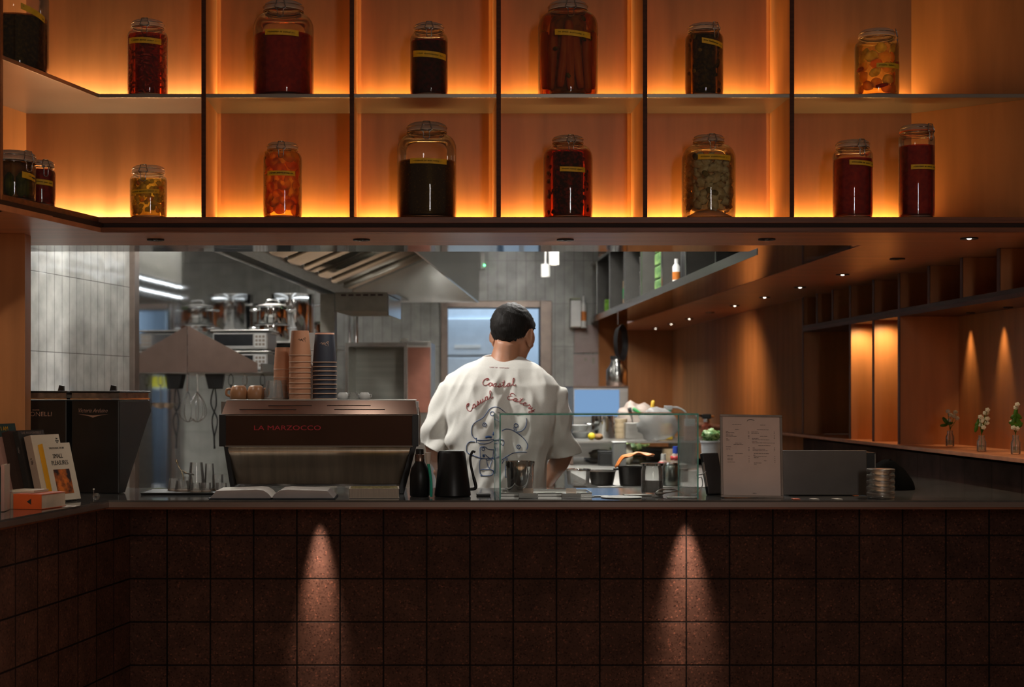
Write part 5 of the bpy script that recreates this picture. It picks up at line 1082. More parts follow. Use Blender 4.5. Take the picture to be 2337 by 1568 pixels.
MB().lathe([(0, 0), (r*.86, 0), (r*.9, .006), (r, h*.95), (r*1.03, h), (r*.97, h), (r*.86, .01), (0, .01)], seg=30, cap=False).build('body', M_satin, t, smooth=40); MB().box(-r*1.35, -r*.98, -.012, .012, h*.8, h*.9).build('handle', M_black, t)
MB().lathe([(r*.98, h*.9), (0, h*.9)], seg=30, cap=False).build('filling', M_redd if False else M_satin, t)
M_orc = pm('orange_cloth_fabric', (.85, .23, .02), .6, var=.12, scale=12)
def drape(u, v):
    x = (u-.5)*.17+.014; y = (v-.5)*.1; zz = h+.03+.018*math.sin(u*3.1)*1+.02*u-.05*max(0, .18-u)*3.5+.006*math.sin(u*14+v*6); return (x, y, zz)
o = MB().grid(drape, 24, 12).build('orange_cloth', M_orc, None, smooth=True, solid=.003, loc=t_); tag(o, 'bright orange cloth draped over the black pot', 'cloth')
p, s = bz(1374, 1106); t = thing('ribbed_pan', 'dark ribbed baking pan left of the black pot', 'pan', p); r = 31*s; MB().lathe([(r*.8*(1+.0*k), 0) if k == 0 else (r*(.8+.2*k), .06*k) for k in (0, 1)], seg=40).build('body', pm('dark_tin', (.06, .06, .058), .35, metal=.7), t, smooth=30); MB().lathe([(r, .06), (r*1.06, .063), (r*1.06, .066), (r*.99, .066)], seg=40, cap=False).build('rim', M_steelb, t, smooth=40)
p, s = bz(1320, 1107); t = thing('glass_dish', 'clear glass dish beside the ribbed pan, near the man\'s arm', 'dish', p); MB().lathe([(0, 0), (.045, 0), (.05, .006), (.055, .07), (.053, .07), (.048, .008), (0, .008)], seg=26, cap=False).build('bowl', M_tumb, t, smooth=50); MB().lathe([(.055, .066), (.058, .07), (.058, .074), (.052, .074)], seg=26, cap=False).build('rim', M_chrome, t, smooth=60)
p, s = bz(1532, 1108); t = thing('steel_canister', 'tall steel canister at the right of the bench behind the glass case', 'canister', p); MB().lathe([(0, 0), (.04, 0), (.042, .005), (.042, .085), (.036, .097), (0, .1)], seg=26).build('body', pm('green_grey_steel', (.25, .29, .27), .25, metal=.9), t, smooth=40); MB().lathe([(.036, .0985), (.034, .104), (0, .105)], seg=20).build('lid', M_steel, t, smooth=40)
p, s = bz(1556, 1098); t = thing('steel_canister', 'second canister, partly behind the right glass pane', 'canister', p); MB().lathe([(0, 0), (.03, 0), (.03, .08), (0, .085)], seg=20).build('body', M_steelb, t, smooth=40)
for px, py, cm, lb in ((1514, 1084, M_white, 'squeeze bottle with a white cap and red band'), (1541, 1076, M_blu, 'squeeze bottle with a blue cap and red band')):
    p, s = bz(px, py); t = thing('squeeze_bottle', lb+' behind the canister', 'bottle', p); hh = (py-1036)*s if cm is M_white else (py-1019)*s
    MB().lathe([(0, 0), (.025, 0), (.025, hh*.6), (.012, hh*.72), (0, hh*.72)], seg=18).build('body', M_beige, t, smooth=40); MB().lathe([(.0255, hh*.45), (.0255, hh*.62)], seg=18, cap=False).build('red_band', M_red, t, smooth=40, solid=.0006); MB().lathe([(.014, hh*.72), (.013, hh), (0, hh)], seg=14).build('cap', cm, t, smooth=40)
p, s = bz(1528, 1060); t = thing('wooden_bowl', 'pale round wooden box behind the squeeze bottles', 'bowl', p); r = 17*s; hh = 36*s; MB().lathe([(0, 0), (r*.9, 0), (r, hh), (r*.93, hh), (r*.84, .006), (0, .006)], seg=26, cap=False).build('body', pm('pale_wood', (.55, .4, .24), .6, var=.1, scale=8, stretch=(1, 1, 6)), t, smooth=40); MB().lathe([(0, hh*.9), (r*.92, hh*.92)], seg=20, cap=False).build('filling', pm('brown_spice', (.3, .2, .05), .8), t)
# things on the riser and around it
def oz(px, py): return bz(px, py, ZO)
p, s = oz(1376, 999); t = thing('steel_pot', 'steel pot with side handles on the riser behind the glass case', 'pot', p); r = 27*s; hh = 50*s
MB().lathe([(0, 0), (r*.97, 0), (r, .004), (r, hh), (r*.95, hh), (r*.94, .008), (0, .008)], seg=30, cap=False).build('body', M_chrome, t, smooth=40)
for q in (-1, 1): MB().tube(crom([(q*r, -.03, hh*.6), (q*(r+.03), -.02, hh*.62), (q*(r+.03), .02, hh*.62), (q*r, .03, hh*.6)], 4), .006, 6).build('handle', M_steel, t, smooth=True)
for k in range(4):
    p, s = oz(1417, 1001); o = MB().lathe([(0, 0), (13*s, 0), (14.5*s, 9*s), (14.2*s, 11*s), (0, 11*s)], seg=24).build('paper_tub', pm('kraft_tub', (.5, .38, .24), .6, var=.1) if k == 0 else bpy.data.materials['kraft_tub'], None, smooth=40, loc=(p.x, p.y, p.z+k*11.3*s)); tag(o, ('lowest', 'second lowest', 'second highest', 'topmost')[k]+' kraft tub of the stack beside the steel pot', 'tub', 'kraft tubs beside the steel pot')
for k, (hh, dx_) in enumerate(((0, 2), (.045, -2))):
    p, s = oz(1324, 1000); t = thing('white_plate', ('lower' if k == 0 else 'upper')+' white dish propped behind the man\'s sleeve', 'plate', (p.x+dx_*s, p.y, p.z+hh), 0, 'white dishes behind the sleeve'); MB().lathe([(0, 0), (.04, 0), (.06, .03), (.063, .036), (.06, .036), (.038, .006), (0, .006)], seg=28, cap=False).build('dish', M_white, t, smooth=40)
lump('lemon', 'bright yellow lemon in front of the steel pot', 'lemon', 1350, 1004, ZO, 17, 16, pm('lemon_peel', (.75, .55, .02), .5), .1, seed=2)
o = lump('brown_root', 'brown root lying beside the lemon', 'root', 1366, 1004, ZO, 20, 14, pm('brown_skin', (.28, .14, .05), .7), .3, seed=8)
p, s = bz(1382, 1062); t = thing('black_tub', 'square black tub below the steel pot', 'tub', (p.x, p.y, ZB+.001)); MB().box(-17*s, 17*s, -.05, .03, 0, 30*s).build('body', M_satin, t, bevel=.006); MB().box(-18*s, 18*s, -.054, .034, 30*s, 33*s).build('lid', M_black, t, bevel=.003)
p, s = bz(1412, 1064); t = thing('white_tub', 'tall pale plastic tub behind the salad leaves', 'tub', (p.x, p.y, ZB+.001)); MB().box(-14*s, 16*s, -.03, .04, 0, 54*s).build('body', M_bag, t, bevel=.006); MB().box(-15*s, 17*s, -.034, .044, 54*s, 56*s).build('lid', M_white, t, bevel=.002)
lump('plastic_bag', 'full translucent plastic bag on the riser behind the glass case', 'bag', 1500, 1006, ZO, 90, 76, M_bag, .3, seed=4)
lump('plastic_bag', 'pale bag slumped behind the steel pot and knives', 'bag', 1450, 998, ZO, 86, 78, pm('pinkish_bag', (.42, .34, .29), .5), .35, .5, seed=9)
p, s = bz(1502, 1050); t = thing('white_tray', 'white lidded tray in front of the translucent bag', 'tray', p); MB().box(-30*s, 26*s, -.05, .12, 0, 22*s).build('body', pm('stone_box', (.4, .36, .3), .7), t, bevel=.004); MB().box(-31*s, 27*s, -.055, .125, 22*s, 29*s).build('lid', M_white, t, bevel=.003)
def knife(px, py0, py1, d, ml, label, dx=0, r=.011):
    a = at(px, py1, d); b = at(px+dx, py0, d); t = thing('knife', label, 'knife', (a.x, a.y, a.z)); v = b-a; MB().tube([(0, 0, 0), v*.08, v*.9, v], [r*.7, r, r*1.1, r*.6], 10).build('handle', ml, t, smooth=True); MB().tube([-v*1.5, (0, 0, 0)], [.002, r*.8], 6).build('blade', M_steelb, t)
kb = thing('knife_block', 'steel knife holder between the pale bag and the translucent bag', 'knife holder', at(1470, 1004, 9.4)); kb.location.z = ZO; MB().box(-.12, .08, -.03, .06, 0, .1).build('body', M_steelb, kb, bevel=.004)
knife(1486, 914, 944, 9.36, M_yl, 'knife with a yellow handle standing in the holder', 5); knife(1462, 932, 946, 9.38, M_grn, 'knife with a green handle tilted in the holder', -18); knife(1440, 930, 946, 9.40, M_black, 'knife with a black handle at the left of the holder', -4)
p, s = oz(1527, 1000); t = thing('spray_bottle', 'bottle with a white spray head and teal neck behind the case top', 'spray bottle', p); hh = 74*s; MB().lathe([(0, 0), (.035, 0), (.035, hh*.5), (.012, hh*.78), (0, hh*.78)], seg=18).build('body', M_bag, t, smooth=40); MB().lathe([(.013, hh*.78), (.014, hh*.86), (0, hh*.86)], seg=14).build('neck', M_tealg, t, smooth=40); MB().box(-.03, .02, -.012, .012, hh*.86, hh).build('head', M_white, t, bevel=.004); MB().tube(crom([(.02, 0, hh*.95), (.06, 0, hh*.93), (.1, 0, hh*.8), (.11, 0, hh*.6)], 5), .006, 8).build('hose', M_white, t, smooth=True)
p, s = oz(1522, 1004); o = MB().box(-13*s, 14*s, 0, .03, 0, 36*s).build('snack_packet', pm('yellow_red_print', (.6, .5, .02), .5, var=.5, scale=14, col2=(.45, .03, .03)), None, loc=p, bevel=.004); tag(o, 'yellow and red packet beside the translucent bag', 'packet')
p, s = oz(1574, 1006); t = thing('pink_bottle', 'pinkish bottle with a square white cap inside view of the right glass pane', 'bottle', p); MB().box(-12*s, 13*s, -.02, .03, 0, 34*s).build('body', pm('pink_plastic', (.5, .28, .22), .5), t, bevel=.005); MB().box(-11*s, 11*s, -.018, .028, 34*s, 50*s).build('cap', M_white, t, bevel=.004)
p, s = oz(1613, 1000); t = thing('blowtorch', 'kitchen blowtorch with a black head and red trigger beyond the glass case', 'blowtorch', p)
MB().lathe([(0, 0), (.034, 0), (.036, .005), (.034, .075), (.016, .09), (.016, .1), (0, .1)], seg=22).build('canister', pm('torch_can', (.35, .09, .05), .3, metal=.4, var=.3, scale=20), t, smooth=40); MB().lathe([(.02, .1), (.018, .12), (0, .12)], seg=16).build('collar', M_chrome, t, smooth=40)
MB().box(-.03, .026, -.016, .016, .12, .15).build('head', M_black, t, bevel=.006); MB().tube([(-.03, 0, .138), (-.075, 0, .14)], .008, 10).build('nozzle', M_wire, t, smooth=True); MB().tube([(.026, 0, .134), (.045, 0, .132)], .007, 10).build('knob', M_or2, t, smooth=True)
p, s = bz(1624, 1086); t = thing('grey_bucket', 'pale grey bucket between the glass case and the tablet', 'bucket', (p.x, p.y, ZB+.0005)); r = 24*s; hh = 76*s; MB().lathe([(0, 0), (r*.8, 0), (r, hh), (r*1.06, hh), (r*1.06, hh+.008), (r*.96, hh+.008), (r*.78, .006), (0, .006)], seg=28, cap=False).build('body', pm('grey_plastic', (.45, .46, .47), .5), t, smooth=40); MB().lathe([(0, hh*.9), (r*.94, hh*.9)], seg=24, cap=False).build('filling', M_herb, t)
lump('salad_bag', 'clear bag of green leaves lying over the grey bucket', 'bag', 1624, 1086, ZB, 44, 24, M_herb, .7, .8, dz=hh+.009, seed=12, nsc=5)
MB_ = struct(MB().box(1.66, 1.7, 7.32, 12.0, 0, .86).build('wall_partition', M_wallw))
# ================================================================ the man at the back counter
PD = 6.5; ps = PD/F
PX = gx(1160, PD)
man = thing('person', 'man with short black hair in a white printed T-shirt, standing with his back turned', 'person', (PX, PD, 0))
def Lp(px, py, y=0): return Vector(((px-1160)*ps, y, HC+(VY-py)*ps))
def solidify_union(mb, name, mat, parent, voxel, smooth_it=2, fn=None):
    me = mb.mesh(name+'_src'); o = bpy.data.objects.new(name+'_src', me); COL.objects.link(o)
    md = o.modifiers.new('r', 'REMESH'); md.mode = 'VOXEL'; md.voxel_size = voxel
    if smooth_it: s = o.modifiers.new('s', 'SMOOTH'); s.iterations = smooth_it; s.factor = .5
    dg = bpy.context.evaluated_depsgraph_get(); dg.update()
    m2 = bpy.data.meshes.new_from_object(o.evaluated_get(dg)); bpy.data.objects.remove(o); bpy.data.meshes.remove(me)
    m2.name = name
    if fn:
        nn = [v.normal.copy() for v in m2.vertices]
        for v, n in zip(m2.vertices, nn): v.co = fn(v.co.copy(), n)
    m2.polygons.foreach_set('use_smooth', [True]*len(m2.polygons)); m2.materials.clear(); m2.materials.append(mat); m2.update()
    ob = bpy.data.objects.new(name, m2); COL.objects.link(ob); ob.parent = parent
    return ob
def ell(cx, cy, cz, rx, ry, n=28, e=2.3): 
    out = []
    for k in range(n):
        a = 2*PI*k/n; c, s = math.cos(a), math.sin(a); q = (abs(c)**e+abs(s)**e)**(-1/e); out.append(Vector((cx+rx*c*q, cy+ry*s*q, cz)))
    return out
M_skin = pm('skin', (.40, .185, .105), .5, var=.06, scale=30, sss=.12); M_hair = pm('black_hair', (.010, .008, .007), .6, spec=.15, var=.3, scale=140, stretch=(1, 1, .25), bump=.35, bscale=160)
M_shirt = pm('white_cotton', (.68, .66, .61), .85, var=.03, scale=200, bump=.03); M_trou = pm('dark_trousers', (.02, .02, .022), .8)
# ---- body: one continuous surface
HM = Matrix.Translation(Lp(1172, 762, .045)) @ Matrix.Rotation(-.60, 4, 'Z') @ Matrix.Rotation(-.30, 4, 'X') @ Matrix.Scale(1.08, 4)
H3 = HM.to_3x3()
b = MB()
def hb(c, r, **k):
    m = MB().blob((0, 0, 0), r, k.get('seg', 20), k.get('ring', 14)); e = k.get('rot', Matrix.Identity(3))
    b.add([HM @ (Vector(c)+e @ Vector(v)) for v in m.v], m.f)
hb((0, -.012, .022), (.076, .096, .086)); hb((0, .03, -.02), (.064, .068, .075)); hb((0, .038, -.062), (.05, .052, .05)); hb((0, .07, -.088), (.022, .02, .018))
hb((0, .086, .028), (.05, .014, .012)); hb((-.032, .078, -.018), (.022, .018, .016)); hb((.032, .078, -.018), (.022, .018, .016))
for z_, yy, rr in ((.016, .092, .008), (0, .099, .009), (-.014, .107, .011), (-.02, .104, .013)): hb((0, yy, z_), (rr, rr*1.1, rr), seg=12, ring=8)
hb((0, .089, -.05), (.024, .014, .008)); hb((0, .088, -.062), (.02, .013, .008))
for s in (-1, 1):
    er = Matrix.Rotation(s*-.45, 3, 'Z') @ Matrix.Rotation(.15, 3, 'X')
    hb((s*.083, -.0, -.016), (.009, .022, .034), rot=er); hb((s*.093, -.011, -.008), (.008, .009, .028), rot=er); hb((s*.08, .006, -.044), (.006, .009, .011), rot=er)
nk0 = HM @ Vector((0, -.03, -.045)); nk1 = Lp(1150, 826, .01)
b.tube([nk0, nk0.lerp(nk1, .5), nk1, Lp(1150, 850, 0)], [.054, .055, .062, .08], 20); 
b.tube([HM @ Vector((0, .02, -.06)), Lp(1152, 830, .03)], [.04, .05], 14)
tz = [(842, .10, .075), (858, .15, .09), (880, .185, .1), (920, .175, .115), (980, .16, .12), (1060, .145, .115), (1130, .155, .12), (1170, .165, .125), (1200, .16, .12)]
b.loft([ell(Lp(1148, p).x, 0, Lp(0, p).z, rx, ry) for p, rx, ry in tz])
JT = {-1: (Lp(1040, 888, 0), Lp(992, 1020, .02), Lp(1008, 1075, .255)), 1: (Lp(1258, 890, 0), Lp(1288, 1036, .02), Lp(1262, 1104, .24))}
for s, (sh_, el, wr) in JT.items():
    b.tube([sh_, sh_.lerp(el, .4), el, el.lerp(wr, .3), wr], [.056, .052, .043, .044, .029], 16)
    d_ = (wr-el).normalized(); side = Vector((-s, .25, 0)).normalized(); dn = Vector((0, 0, -1)); pal = wr+d_*.05
    side = (side-d_*side.dot(d_)).normalized(); up_ = side.cross(d_)*(1 if side.cross(d_).z > 0 else -1)
    b.tube([wr, wr+d_*.03, pal, wr+d_*.085], [.027, .03, .033, .03], 14); 
    m = MB().blob((0, 0, 0), (.042, .05, .016), 16, 10); mt = Matrix((side, d_, up_)).transposed(); b.add([pal+mt @ Vector(v) for v in m.v], m.f)
    for k, ln_ in enumerate((.072, .082, .078, .062)):
        r0 = wr+d_*.088+side*(.03-.0195*k); c_ = .55+.06*k
        b.tube([r0-d_*.02, r0, r0+d_*ln_*.45-up_*.006, r0+d_*ln_*.75-up_*(.018*c_*1.5), r0+d_*ln_*.9-up_*(.036*c_*1.4)], [.0095, .0095, .009, .0085, .0065], 10)
    th0 = wr+d_*.03+side*.03; b.tube([th0, th0+side*.022+d_*.018-up_*.004, th0+side*.032+d_*.045-up_*.012, th0+side*.026+d_*.066-up_*.02], [.014, .012, .0105, .008], 10)
for s in (-1, 1):
    hp = Vector((Lp(1150, 0).x+s*.085, 0, .92)); b.tube([hp, hp+Vector((s*.01, .02, -.22)), hp+Vector((s*.015, .015, -.45)), hp+Vector((s*.02, -.02, -.66)), hp+Vector((s*.02, -.02, -.86))], [.088, .078, .056, .05, .036], 16)
    b.tube([hp+Vector((s*.02, -.05, -.885)), hp+Vector((s*.025, .06, -.885)), hp+Vector((s*.03, .15, -.895))], [.035, .036, .026], 14)
body = solidify_union(b, 'body', M_skin, man, .0058, 3)
# ---- hair: cap over the skull, shorter towards the nape
hm_ = MB().blob((0, -.014, .026), (.080, .1045, .094), 56, 44, None, .05, 9, 4); keep = []
def hair_ok(v):
    y, z_ = v.y, v.z
    lim = -.06 if y < -.06 else (-.06+(y+.06)*.95 if y < .01 else .006+(y-.01)*.62)
    if y > -.075: lim = max(lim, -.078+.06*max(0, (abs(v.x)-.04)/.04))
    return z_ > lim+.006*noise.noise(v*70)
fs = [f for f in hm_.f if all(hair_ok(Vector(hm_.v[i])) for i in f)]
hv = [HM @ (Vector(v)+Vector((0, .012, .006))*(max(0, v[1]) > .05)) for v in hm_.v]
hm2 = MB(); hm2.add(hv, fs); hr = hm2.build('hair', M_hair, man, smooth=True); md = hr.modifiers.new('s', 'SOLIDIFY'); md.thickness = .012; md.offset = -1
for s in (-1, 1): MB().blob(HM @ Vector((s*.031, .0955, .008)), .0095, 14, 10).build('eye', pm('eye_white', (.6, .58, .55), .2) if s < 0 else bpy.data.materials['eye_white'], man, smooth=True)
MB().blob(HM @ Vector((0, .1, -.056)), (.02, .006, .006), 14, 8, H3).build('mouth', pm('lips', (.38, .13, .1), .5), man, smooth=True)
# ---- T-shirt
s_ = MB()
rings = [(814, 1104, 1192, .050, .03), (821, 1090, 1204, .064, .026), (829, 1069, 1222, .08, .015), (842, 1045, 1243, .096, .005), (858, 1024, 1262, .112, 0), (880, 1010, 1276, .128, -.006), (915, 1014, 1272, .142, -.01), (960, 1016, 1266, .15, -.01), (1010, 1018, 1262, .152, -.005), (1060, 1034, 1250, .152, 0), (1110, 1048, 1244, .154, .004), (1190, 1050, 1246, .158, .01)]
s_.loft([ell(((a+c)/2-1160)*ps, yc, HC+(VY-p)*ps, (c-a)/2*ps, hd, 36, 2.5) for p, a, c, hd, yc in rings])
s_.tube([Lp(1062, 890, 0), Lp(1034, 900, 0), Lp(1016, 945, .005), Lp(1000, 990, .012), Lp(987, 1026, .02), Lp(975, 1060, .025)], [.066, .072, .070, .064, .062, .064], 24)
s_.tube([Lp(1236, 894, 0), Lp(1256, 908, 0), Lp(1270, 955, .005), Lp(1281, 1000, .012), Lp(1291, 1043, .02), Lp(1299, 1078, .025)], [.064, .070, .070, .066, .064, .066], 24)
def wr(p, n):
    v = p*1.0
    a = (.35-abs(noise.noise(Vector((v.x*9+3, v.y*5, v.z*2.6+v.x*2.4)))))*.03+(.3-abs(noise.noise(Vector((v.x*16-v.z*5+9, v.y*9, v.z*7+abs(v.x)*12)))))*.014
    arm = max(0, abs(v.x-.0)-.16)/.1; a += arm*(.006*math.sin((v.z*1.0+abs(v.x)*.7)*55))*max(0, min(1, (1.45-v.z)*5))
    low = max(0, 1.2-v.z); a += low*.03*math.sin(v.x*34+v.z*9)
    a *= min(1, max(.1, (1.56-v.z)*9))
    return p+n*a
shirt = solidify_union(s_, 'shirt', M_shirt, man, .0068, 2, wr)
bm = bmesh.new(); bm.from_mesh(shirt.data)
for s, c, nn, lim in ((-1, Lp(984, 1021, 0), Vector((-.42, .1, -.9)), .235), (1, Lp(1291, 1041, 0), Vector((.18, .1, -.98)), .165)):
    g = [v for v in bm.verts if v.co.x*s > lim]; gs_ = set(g); ge = [e for e in bm.edges if e.verts[0] in gs_ and e.verts[1] in gs_]; gf = [f for f in bm.faces if all(v in gs_ for v in f.verts)]
    bmesh.ops.bisect_plane(bm, geom=g+ge+gf, plane_co=c, plane_no=nn, clear_outer=True)
bm.to_mesh(shirt.data); bm.free(); shirt.data.update()
md = shirt.modifiers.new('s', 'SOLIDIFY'); md.thickness = .003; md.offset = -1
cy = [(1148-1160)*ps, .03, HC+(VY-812)*ps]
MB().tube([(cy[0]+.082*math.cos(a), cy[1]-.0+.054*math.sin(a), cy[2]-.004+.01*math.sin(a)-.006*abs(math.cos(a))) for a in [2*PI*k/40 for k in range(40)]], .0075, 8, closed=True).build('collar', M_shirt, man, smooth=True)
# trousers and shoes
t_ = MB(); t_.loft([ell(Lp(1150, 0).x, 0, z_, rx, ry) for z_, rx, ry in ((.98, .17, .13), (.9, .185, .14), (.82, .185, .135))])
for s in (-1, 1):
    hp = Vector((Lp(1150, 0).x+s*.085, 0, .88)); t_.tube([hp, hp+Vector((s*.01, .02, -.22)), hp+Vector((s*.015, .015, -.43)), hp+Vector((s*.02, -.02, -.64)), hp+Vector((s*.02, -.02, -.82))], [.105, .095, .08, .075, .07], 18)
solidify_union(t_, 'trousers', M_trou, man, .012, 3)
for s in (-1, 1):
    x = Lp(1150, 0).x+s*.105; MB().loft([ell(x+s*.004*k, -.03+.07, .002+zz, .047*w, .14*w, 24, 2.6) for k, (zz, w) in enumerate(((0, .96), (.02, 1), (.05, .92), (.085, .62)))]).build('shoe', M_black, man, smooth=50)
# ---- print on the back of the shirt, laid on the cloth
bv = BVHTree.FromPolygons([v.co.copy() for v in shirt.data.vertices], [tuple(p.vertices) for p in shirt.data.polygons])
def cloth(px, py):
    q = Lp(px, py); h = bv.ray_cast(Vector((q.x, -1, q.z)), Vector((0, 1, 0)))
    return (h[0]+Vector((0, -.0012, 0))) if h[0] else Vector((q.x, -.15, q.z))
GL = {  # one-line script letters in a box 1 high (x-height .5), pen path
 'C': ([(.62, .80), (.58, .97), (.40, .98), (.26, .86), (.38, .74), (.52, .82), (.40, .96), (.15, .75), (.06, .35), (.22, .04), (.45, .05), (.66, .22)], .66),
 'E': ([(.60, .84), (.50, .98), (.28, .95), (.18, .76), (.30, .60), (.44, .58), (.28, .56), (.06, .36), (.10, .08), (.32, .0), (.60, .16)], .60),
 'o': ([(.0, .22), (.16, .46), (.30, .46), (.12, .36), (.12, .10), (.28, .02), (.40, .2), (.34, .42), (.30, .46), (.48, .40)], .48),
 'a': ([(.0, .1), (.2, .42), (.38, .46), (.18, .42), (.10, .14), (.22, .02), (.36, .2), (.42, .46), (.38, .1), (.46, .02), (.6, .18)], .6),
 's': ([(.0, .1), (.2, .34), (.26, .54), (.32, .3), (.30, .08), (.14, .02), (.10, .12), (.4, .08), (.48, .18)], .48),
 't': ([(.0, .12), (.22, .5), (.28, .9), (.22, .4), (.22, .08), (.34, .02), (.5, .16)], .5),
 'l': ([(.0, .12), (.24, .5), (.36, .86), (.28, 1.0), (.18, .8), (.16, .2), (.26, .0), (.46, .14)], .46),
 'u': ([(.0, .14), (.12, .46), (.08, .12), (.18, .0), (.34, .2), (.40, .46), (.36, .12), (.44, .01), (.58, .16)], .58),
 'e': ([(.0, .14), (.22, .22), (.32, .38), (.22, .48), (.10, .3), (.14, .06), (.28, .0), (.48, .16)], .48),
 'r': ([(.0, .12), (.14, .44), (.16, .54), (.22, .42), (.36, .42), (.30, .1), (.38, .02), (.5, .16)], .5),
 'y': ([(.0, .14), (.10, .46), (.10, .16), (.22, .06), (.36, .24), (.40, .46), (.36, .0), (.26, -.4), (.12, -.36), (.2, -.1), (.56, .16)], .56)}
def script(name, word, base, cap, mat):
    """write along a photo-space baseline [(px, py) ...] mapped on to the cloth"""
    tot = sum(GL[c][1] for c in word); bl = crom([(x, y, 0) for x, y in base], 12); seg = [0]
    for i in range(1, len(bl)): seg.append(seg[-1]+(bl[i]-bl[i-1]).length)
    def along(u):
        d_ = u*seg[-1]
        for i in range(1, len(bl)):
            if seg[i] >= d_ or i == len(bl)-1:
                t = (d_-seg[i-1])/max(1e-6, seg[i]-seg[i-1]); p = bl[i-1].lerp(bl[i], t); tg = (bl[i]-bl[i-1]).normalized(); return p, tg
    x = 0; pts = []
    for c in word:
        for a, h in GL[c][0]:
            p, tg = along(max(0, min(1, (x+a)/tot))); pts.append((p.x+tg.y*h*cap+tg.x*h*cap*.12, p.y-tg.x*h*cap+tg.y*h*cap*.12, 0))
        x += GL[c][1]
    mb = MB(); mb.tube([cloth(q.x, q.y) for q in crom(pts, 4)], .0014, 5); 
    if 't' in word:
        xx = 0
        for c in word:
            if c == 't': p, tg = along((xx+.22)/tot); q = Vector((p.x+tg.y*.62*cap, p.y-tg.x*.62*cap, 0)); mb.tube([cloth(q.x-tg.x*3.4, q.y-tg.y*3.4), cloth(q.x, q.y), cloth(q.x+tg.x*3.4, q.y+tg.y*3.4)], .0013, 5)
            xx += GL[c][1]
    return mb.build(name, mat, shirt, smooth=True)
M_redp = pm('brick_red_print', (.33, .05, .05), .8); M_blup = pm('blue_print', (.035, .08, .2), .8)
script('lettering', 'Coastal', [(1096, 879), (1115, 882), (1135, 884.5), (1155, 883), (1173, 880)], 17, M_redp)
script('lettering', 'Casual', [(1068, 941), (1079, 931), (1093, 921.5), (1108, 913), (1122, 907.5)], 17, M_redp)
script('lettering', 'Eatery', [(1152, 910.5), (1168, 915), (1184, 921.5), (1198, 929.5), (1212, 941)], 16, M_redp)
mb = MB()
for x0, x1 in ((1115, 1125), (1128, 1134), (1137, 1147), (1148, 1159)):
    n = max(3, int((x1-x0)/1.6)); mb.tube([cloth(x0+(x1-x0)*k/n, 839+(x0-1115)*.05+(.9 if k % 2 else -.9)) for k in range(n+1)], .0010, 4)
mb.build('neck_lettering', M_redp, shirt)
def art(name, pts, r=.0015, closed=False, n=6):
    q = [(1040+x/6.03, 850+y/6.03, 0) for x, y in pts]; return [cloth(p.x, p.y) for p in crom(q, n, closed)], r, closed
def circ(cx, cy, r): return [(cx+r*math.cos(k*PI/4), cy+r*math.sin(k*PI/4)) for k in range(8)]
lines = [[(690, 580), (600, 500), (520, 470), (450, 495), (400, 560), (350, 620), (260, 670), (215, 720), (200, 800), (215, 860), (250, 895), (265, 890)], [(800, 575), (840, 568), (885, 575)], [(935, 620), (942, 680), (920, 750), (870, 795), (810, 805)],
 [(610, 790), (660, 768), (730, 775), (800, 810), (870, 860), (930, 930), (955, 990), (940, 1045)], [(275, 915), (400, 918), (520, 900)], [(265, 885), (265, 950)], [(285, 945), (310, 960), (380, 965), (450, 950), (520, 910), (620, 915), (635, 960), (615, 990)], [(245, 940), (180, 940), (140, 980), (132, 1040), (150, 1090), (230, 1125), (320, 1155), (400, 1165), (480, 1160)],
 [(945, 1080), (850, 1075), (760, 1090), (700, 1120), (650, 1150), (610, 1180)], [(520, 690), (526, 740)], [(515, 800), (520, 870)], [(520, 960), (600, 965)], [(320, 1160), (315, 1030), (340, 1005), (390, 1010), (420, 1035), (480, 1045), (540, 1035)], [(400, 1165), (325, 1170), (310, 1240), (312, 1330), (320, 1370), (345, 1385)], [(325, 1315), (400, 1310), (470, 1315), (495, 1345), (470, 1385), (400, 1395), (320, 1395)], [(405, 1165), (412, 1230), (437, 1295), (460, 1240), (475, 1180), (415, 1185)], [(555, 1010), (562, 1150), (560, 1300), (540, 1350), (505, 1345), (500, 1320)], [(500, 1050), (490, 1130), (500, 1170), (555, 1165)], [(515, 1390), (555, 1385), (530, 1360)], [(665, 1150), (655, 1385), (675, 1392), (680, 1150)], [(610, 1230), (640, 1180)], [(770, 740), (775, 790)], [(795, 740), (800, 795)],
 [(385, 1110), (440, 1155), (490, 1150)], [(660, 1310), (695, 1320)], [(520, 590), (585, 660)]]
pr = MB()
for l in lines: q, r, c = art('', l); pr.tube(q, r, 5)
for cx, cy, r in ((478, 560, 27), (375, 708, 24), (800, 720, 26), (832, 1005, 25), (360, 1035, 20), (535, 1040, 16)): q, rr, c = art('', circ(cx, cy, r), .0015, True, 3); pr.tube(q, rr, 5, closed=True)
for l, r in (([(385, 880), (430, 870), (470, 880)], .006), ([(490, 850), (505, 805)], .006), ([(360, 1105), (365, 1140)], .007), ([(528, 1095), (530, 1130)], .005), ([(370, 708), (380, 710)], .003), ([(828, 1005), (836, 1006)], .004), ([(485, 1150), (490, 1170)], .004)): pr.tube([v+Vector((0, r*.75, 0)) for v in art('', l)[0]], r, 6)
pr.build('line_drawing', M_blup, shirt, smooth=True)
# prep table in front of him with a bowl under his hands
t = thing('prep_table', 'steel prep table in front of the man, hidden by his back', 'table', (.2, 7.0, 0)); MB().box(-.32, .72, 6.72, 7.22, .90, .93).build('worktop', M_steelb, t, world=True)
for x in (-.3, .66):
    for y in (6.74, 7.16): MB().box(x, x+.04, y, y+.04, .001, .90).build('leg', M_steelb, t, world=True)
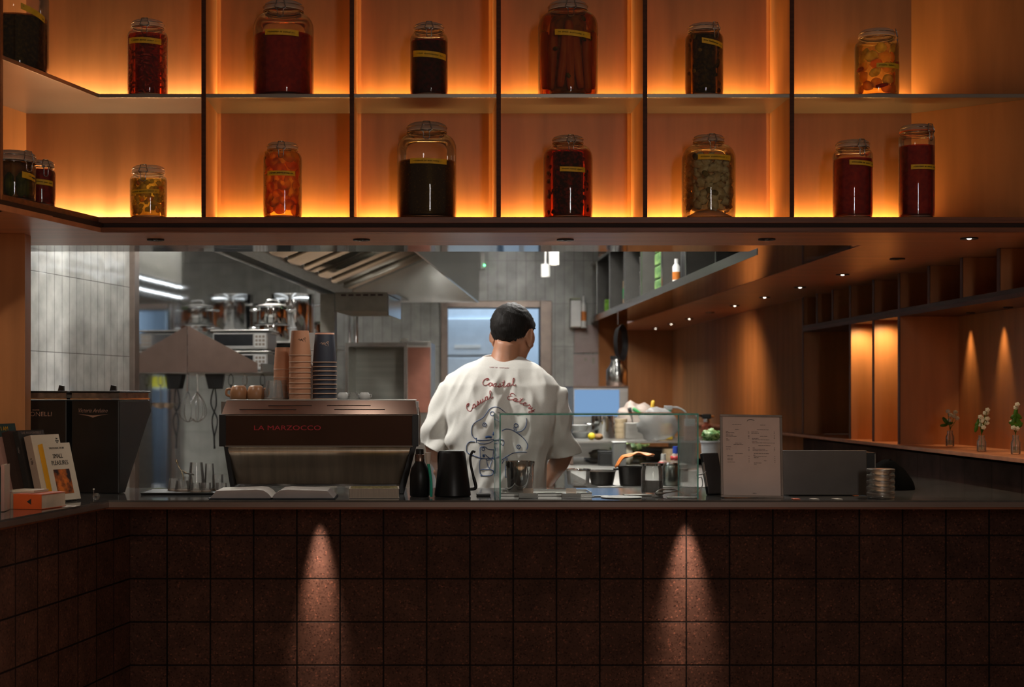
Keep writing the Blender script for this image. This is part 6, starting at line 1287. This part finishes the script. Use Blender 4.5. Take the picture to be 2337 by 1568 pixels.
# ================================================================ lamps
WARM = (1, .74, .5)
for px in (731, 1565):
    X = gx(px, YT)
    o = lamp('assumed_counter_spot', 'SPOT', (X, 5.372, ZC-.036), 27, (1, .76, .6), target=(X, YT, .52), size=.008, spot=104, blend=1); o.scale = (.24 if px > 1000 else .2, 1, 1)  # unseen lamps, assumed from the cones of light on the tiles
for i, (px, py, on) in enumerate(dl[:5]):
    D = (ZS-HC)*F/(VY-py); lamp('soffit_spot', 'SPOT', (gx(px, D), D, ZS-.006), (5, 5, 12, 5, 18)[i], (1, .93, .83) if i < 4 else (1, .76, .5), target=(gx(px, D)-(.12 if i == 2 else 0), D+(.85 if i == 2 else .3), 1.25 if i == 2 else 1.0), size=.02, spot=105, blend=.7)
# unseen fill over the dining room, added to brighten the shelf fronts
lamp('dining_fill', 'AREA', (0, 2.6, 3.2), 58, (1, .78, .6), target=(0, 2.6, 0), size=4, size_y=2.4, spread=90)
# niche downlights
for y in (7.43, 7.84): lamp('niche_spot', 'SPOT', (2.27, y, ZN-.02), 7.0, (1, .7, .36), target=(2.30, y+.1, 1.2), size=.02, spot=150, blend=.9)
for y in (6.97, 6.57, 6.1): lamp('niche_spot', 'SPOT', (2.455, y, ZN-.02), 7.0, (1, .66, .33), target=(2.5, y, 1.25), size=.02, spot=50, blend=.9)
lamp('soffit_spot', 'SPOT', (1.72, 10.2, ZS-.006), 42, (1, .66, .34), target=(2.26, 10.65, .7), size=.05, spot=140, blend=1)
lamp('soffit_spot', 'SPOT', (2.0, 12.9, ZS-.006), 8, (1, .66, .34), target=(1.9, 13.6, 1.0), size=.03, spot=90, blend=1)
lamp('store_light', 'AREA', (.6, 13.0, 2.75), 40, (.68, .83, 1), target=(.6, 13.2, 0), size=1.0)
lamp('soffit_spot', 'SPOT', (1.98, 6.4, ZS-.006), 9, (1, .76, .5), target=(2.0, 6.2, 1.0), size=.02, spot=80, blend=.9)
lamp('assumed_daylight', 'AREA', (1.3, -1.9, 2.35), 30, (1, .93, .86), target=(0, 5.3, 2.2), size=.4, size_y=1.2)  # unseen light behind the camera, assumed from jar highlights, brightens the jar fronts
lamp('kitchen_fill_spot', 'SPOT', (-.95, 6.13, 2.6), 150, (1, .97, .92), target=(.3, 6.42, 1.35), size=.06, spot=46, blend=.8)  # unseen spot added to brighten the man's shirt from the left
lamp('kitchen_fill_spot', 'SPOT', (-.35, 6.13, 2.6), 70, (1, .97, .92), target=(-1.42, 7.1, 1.5), size=.05, spot=60, blend=.7)  # unseen spot added to brighten the left tiled wall
lamp('assumed_dining_spot', 'SPOT', (-.9, 2.4, 2.7), 75, (1, .78, .55), target=(-1.42, 5.25, 1.32), size=.05, spot=19, blend=.7)  # unseen dining lamp, assumed from the brighter panel, books and wing tiles
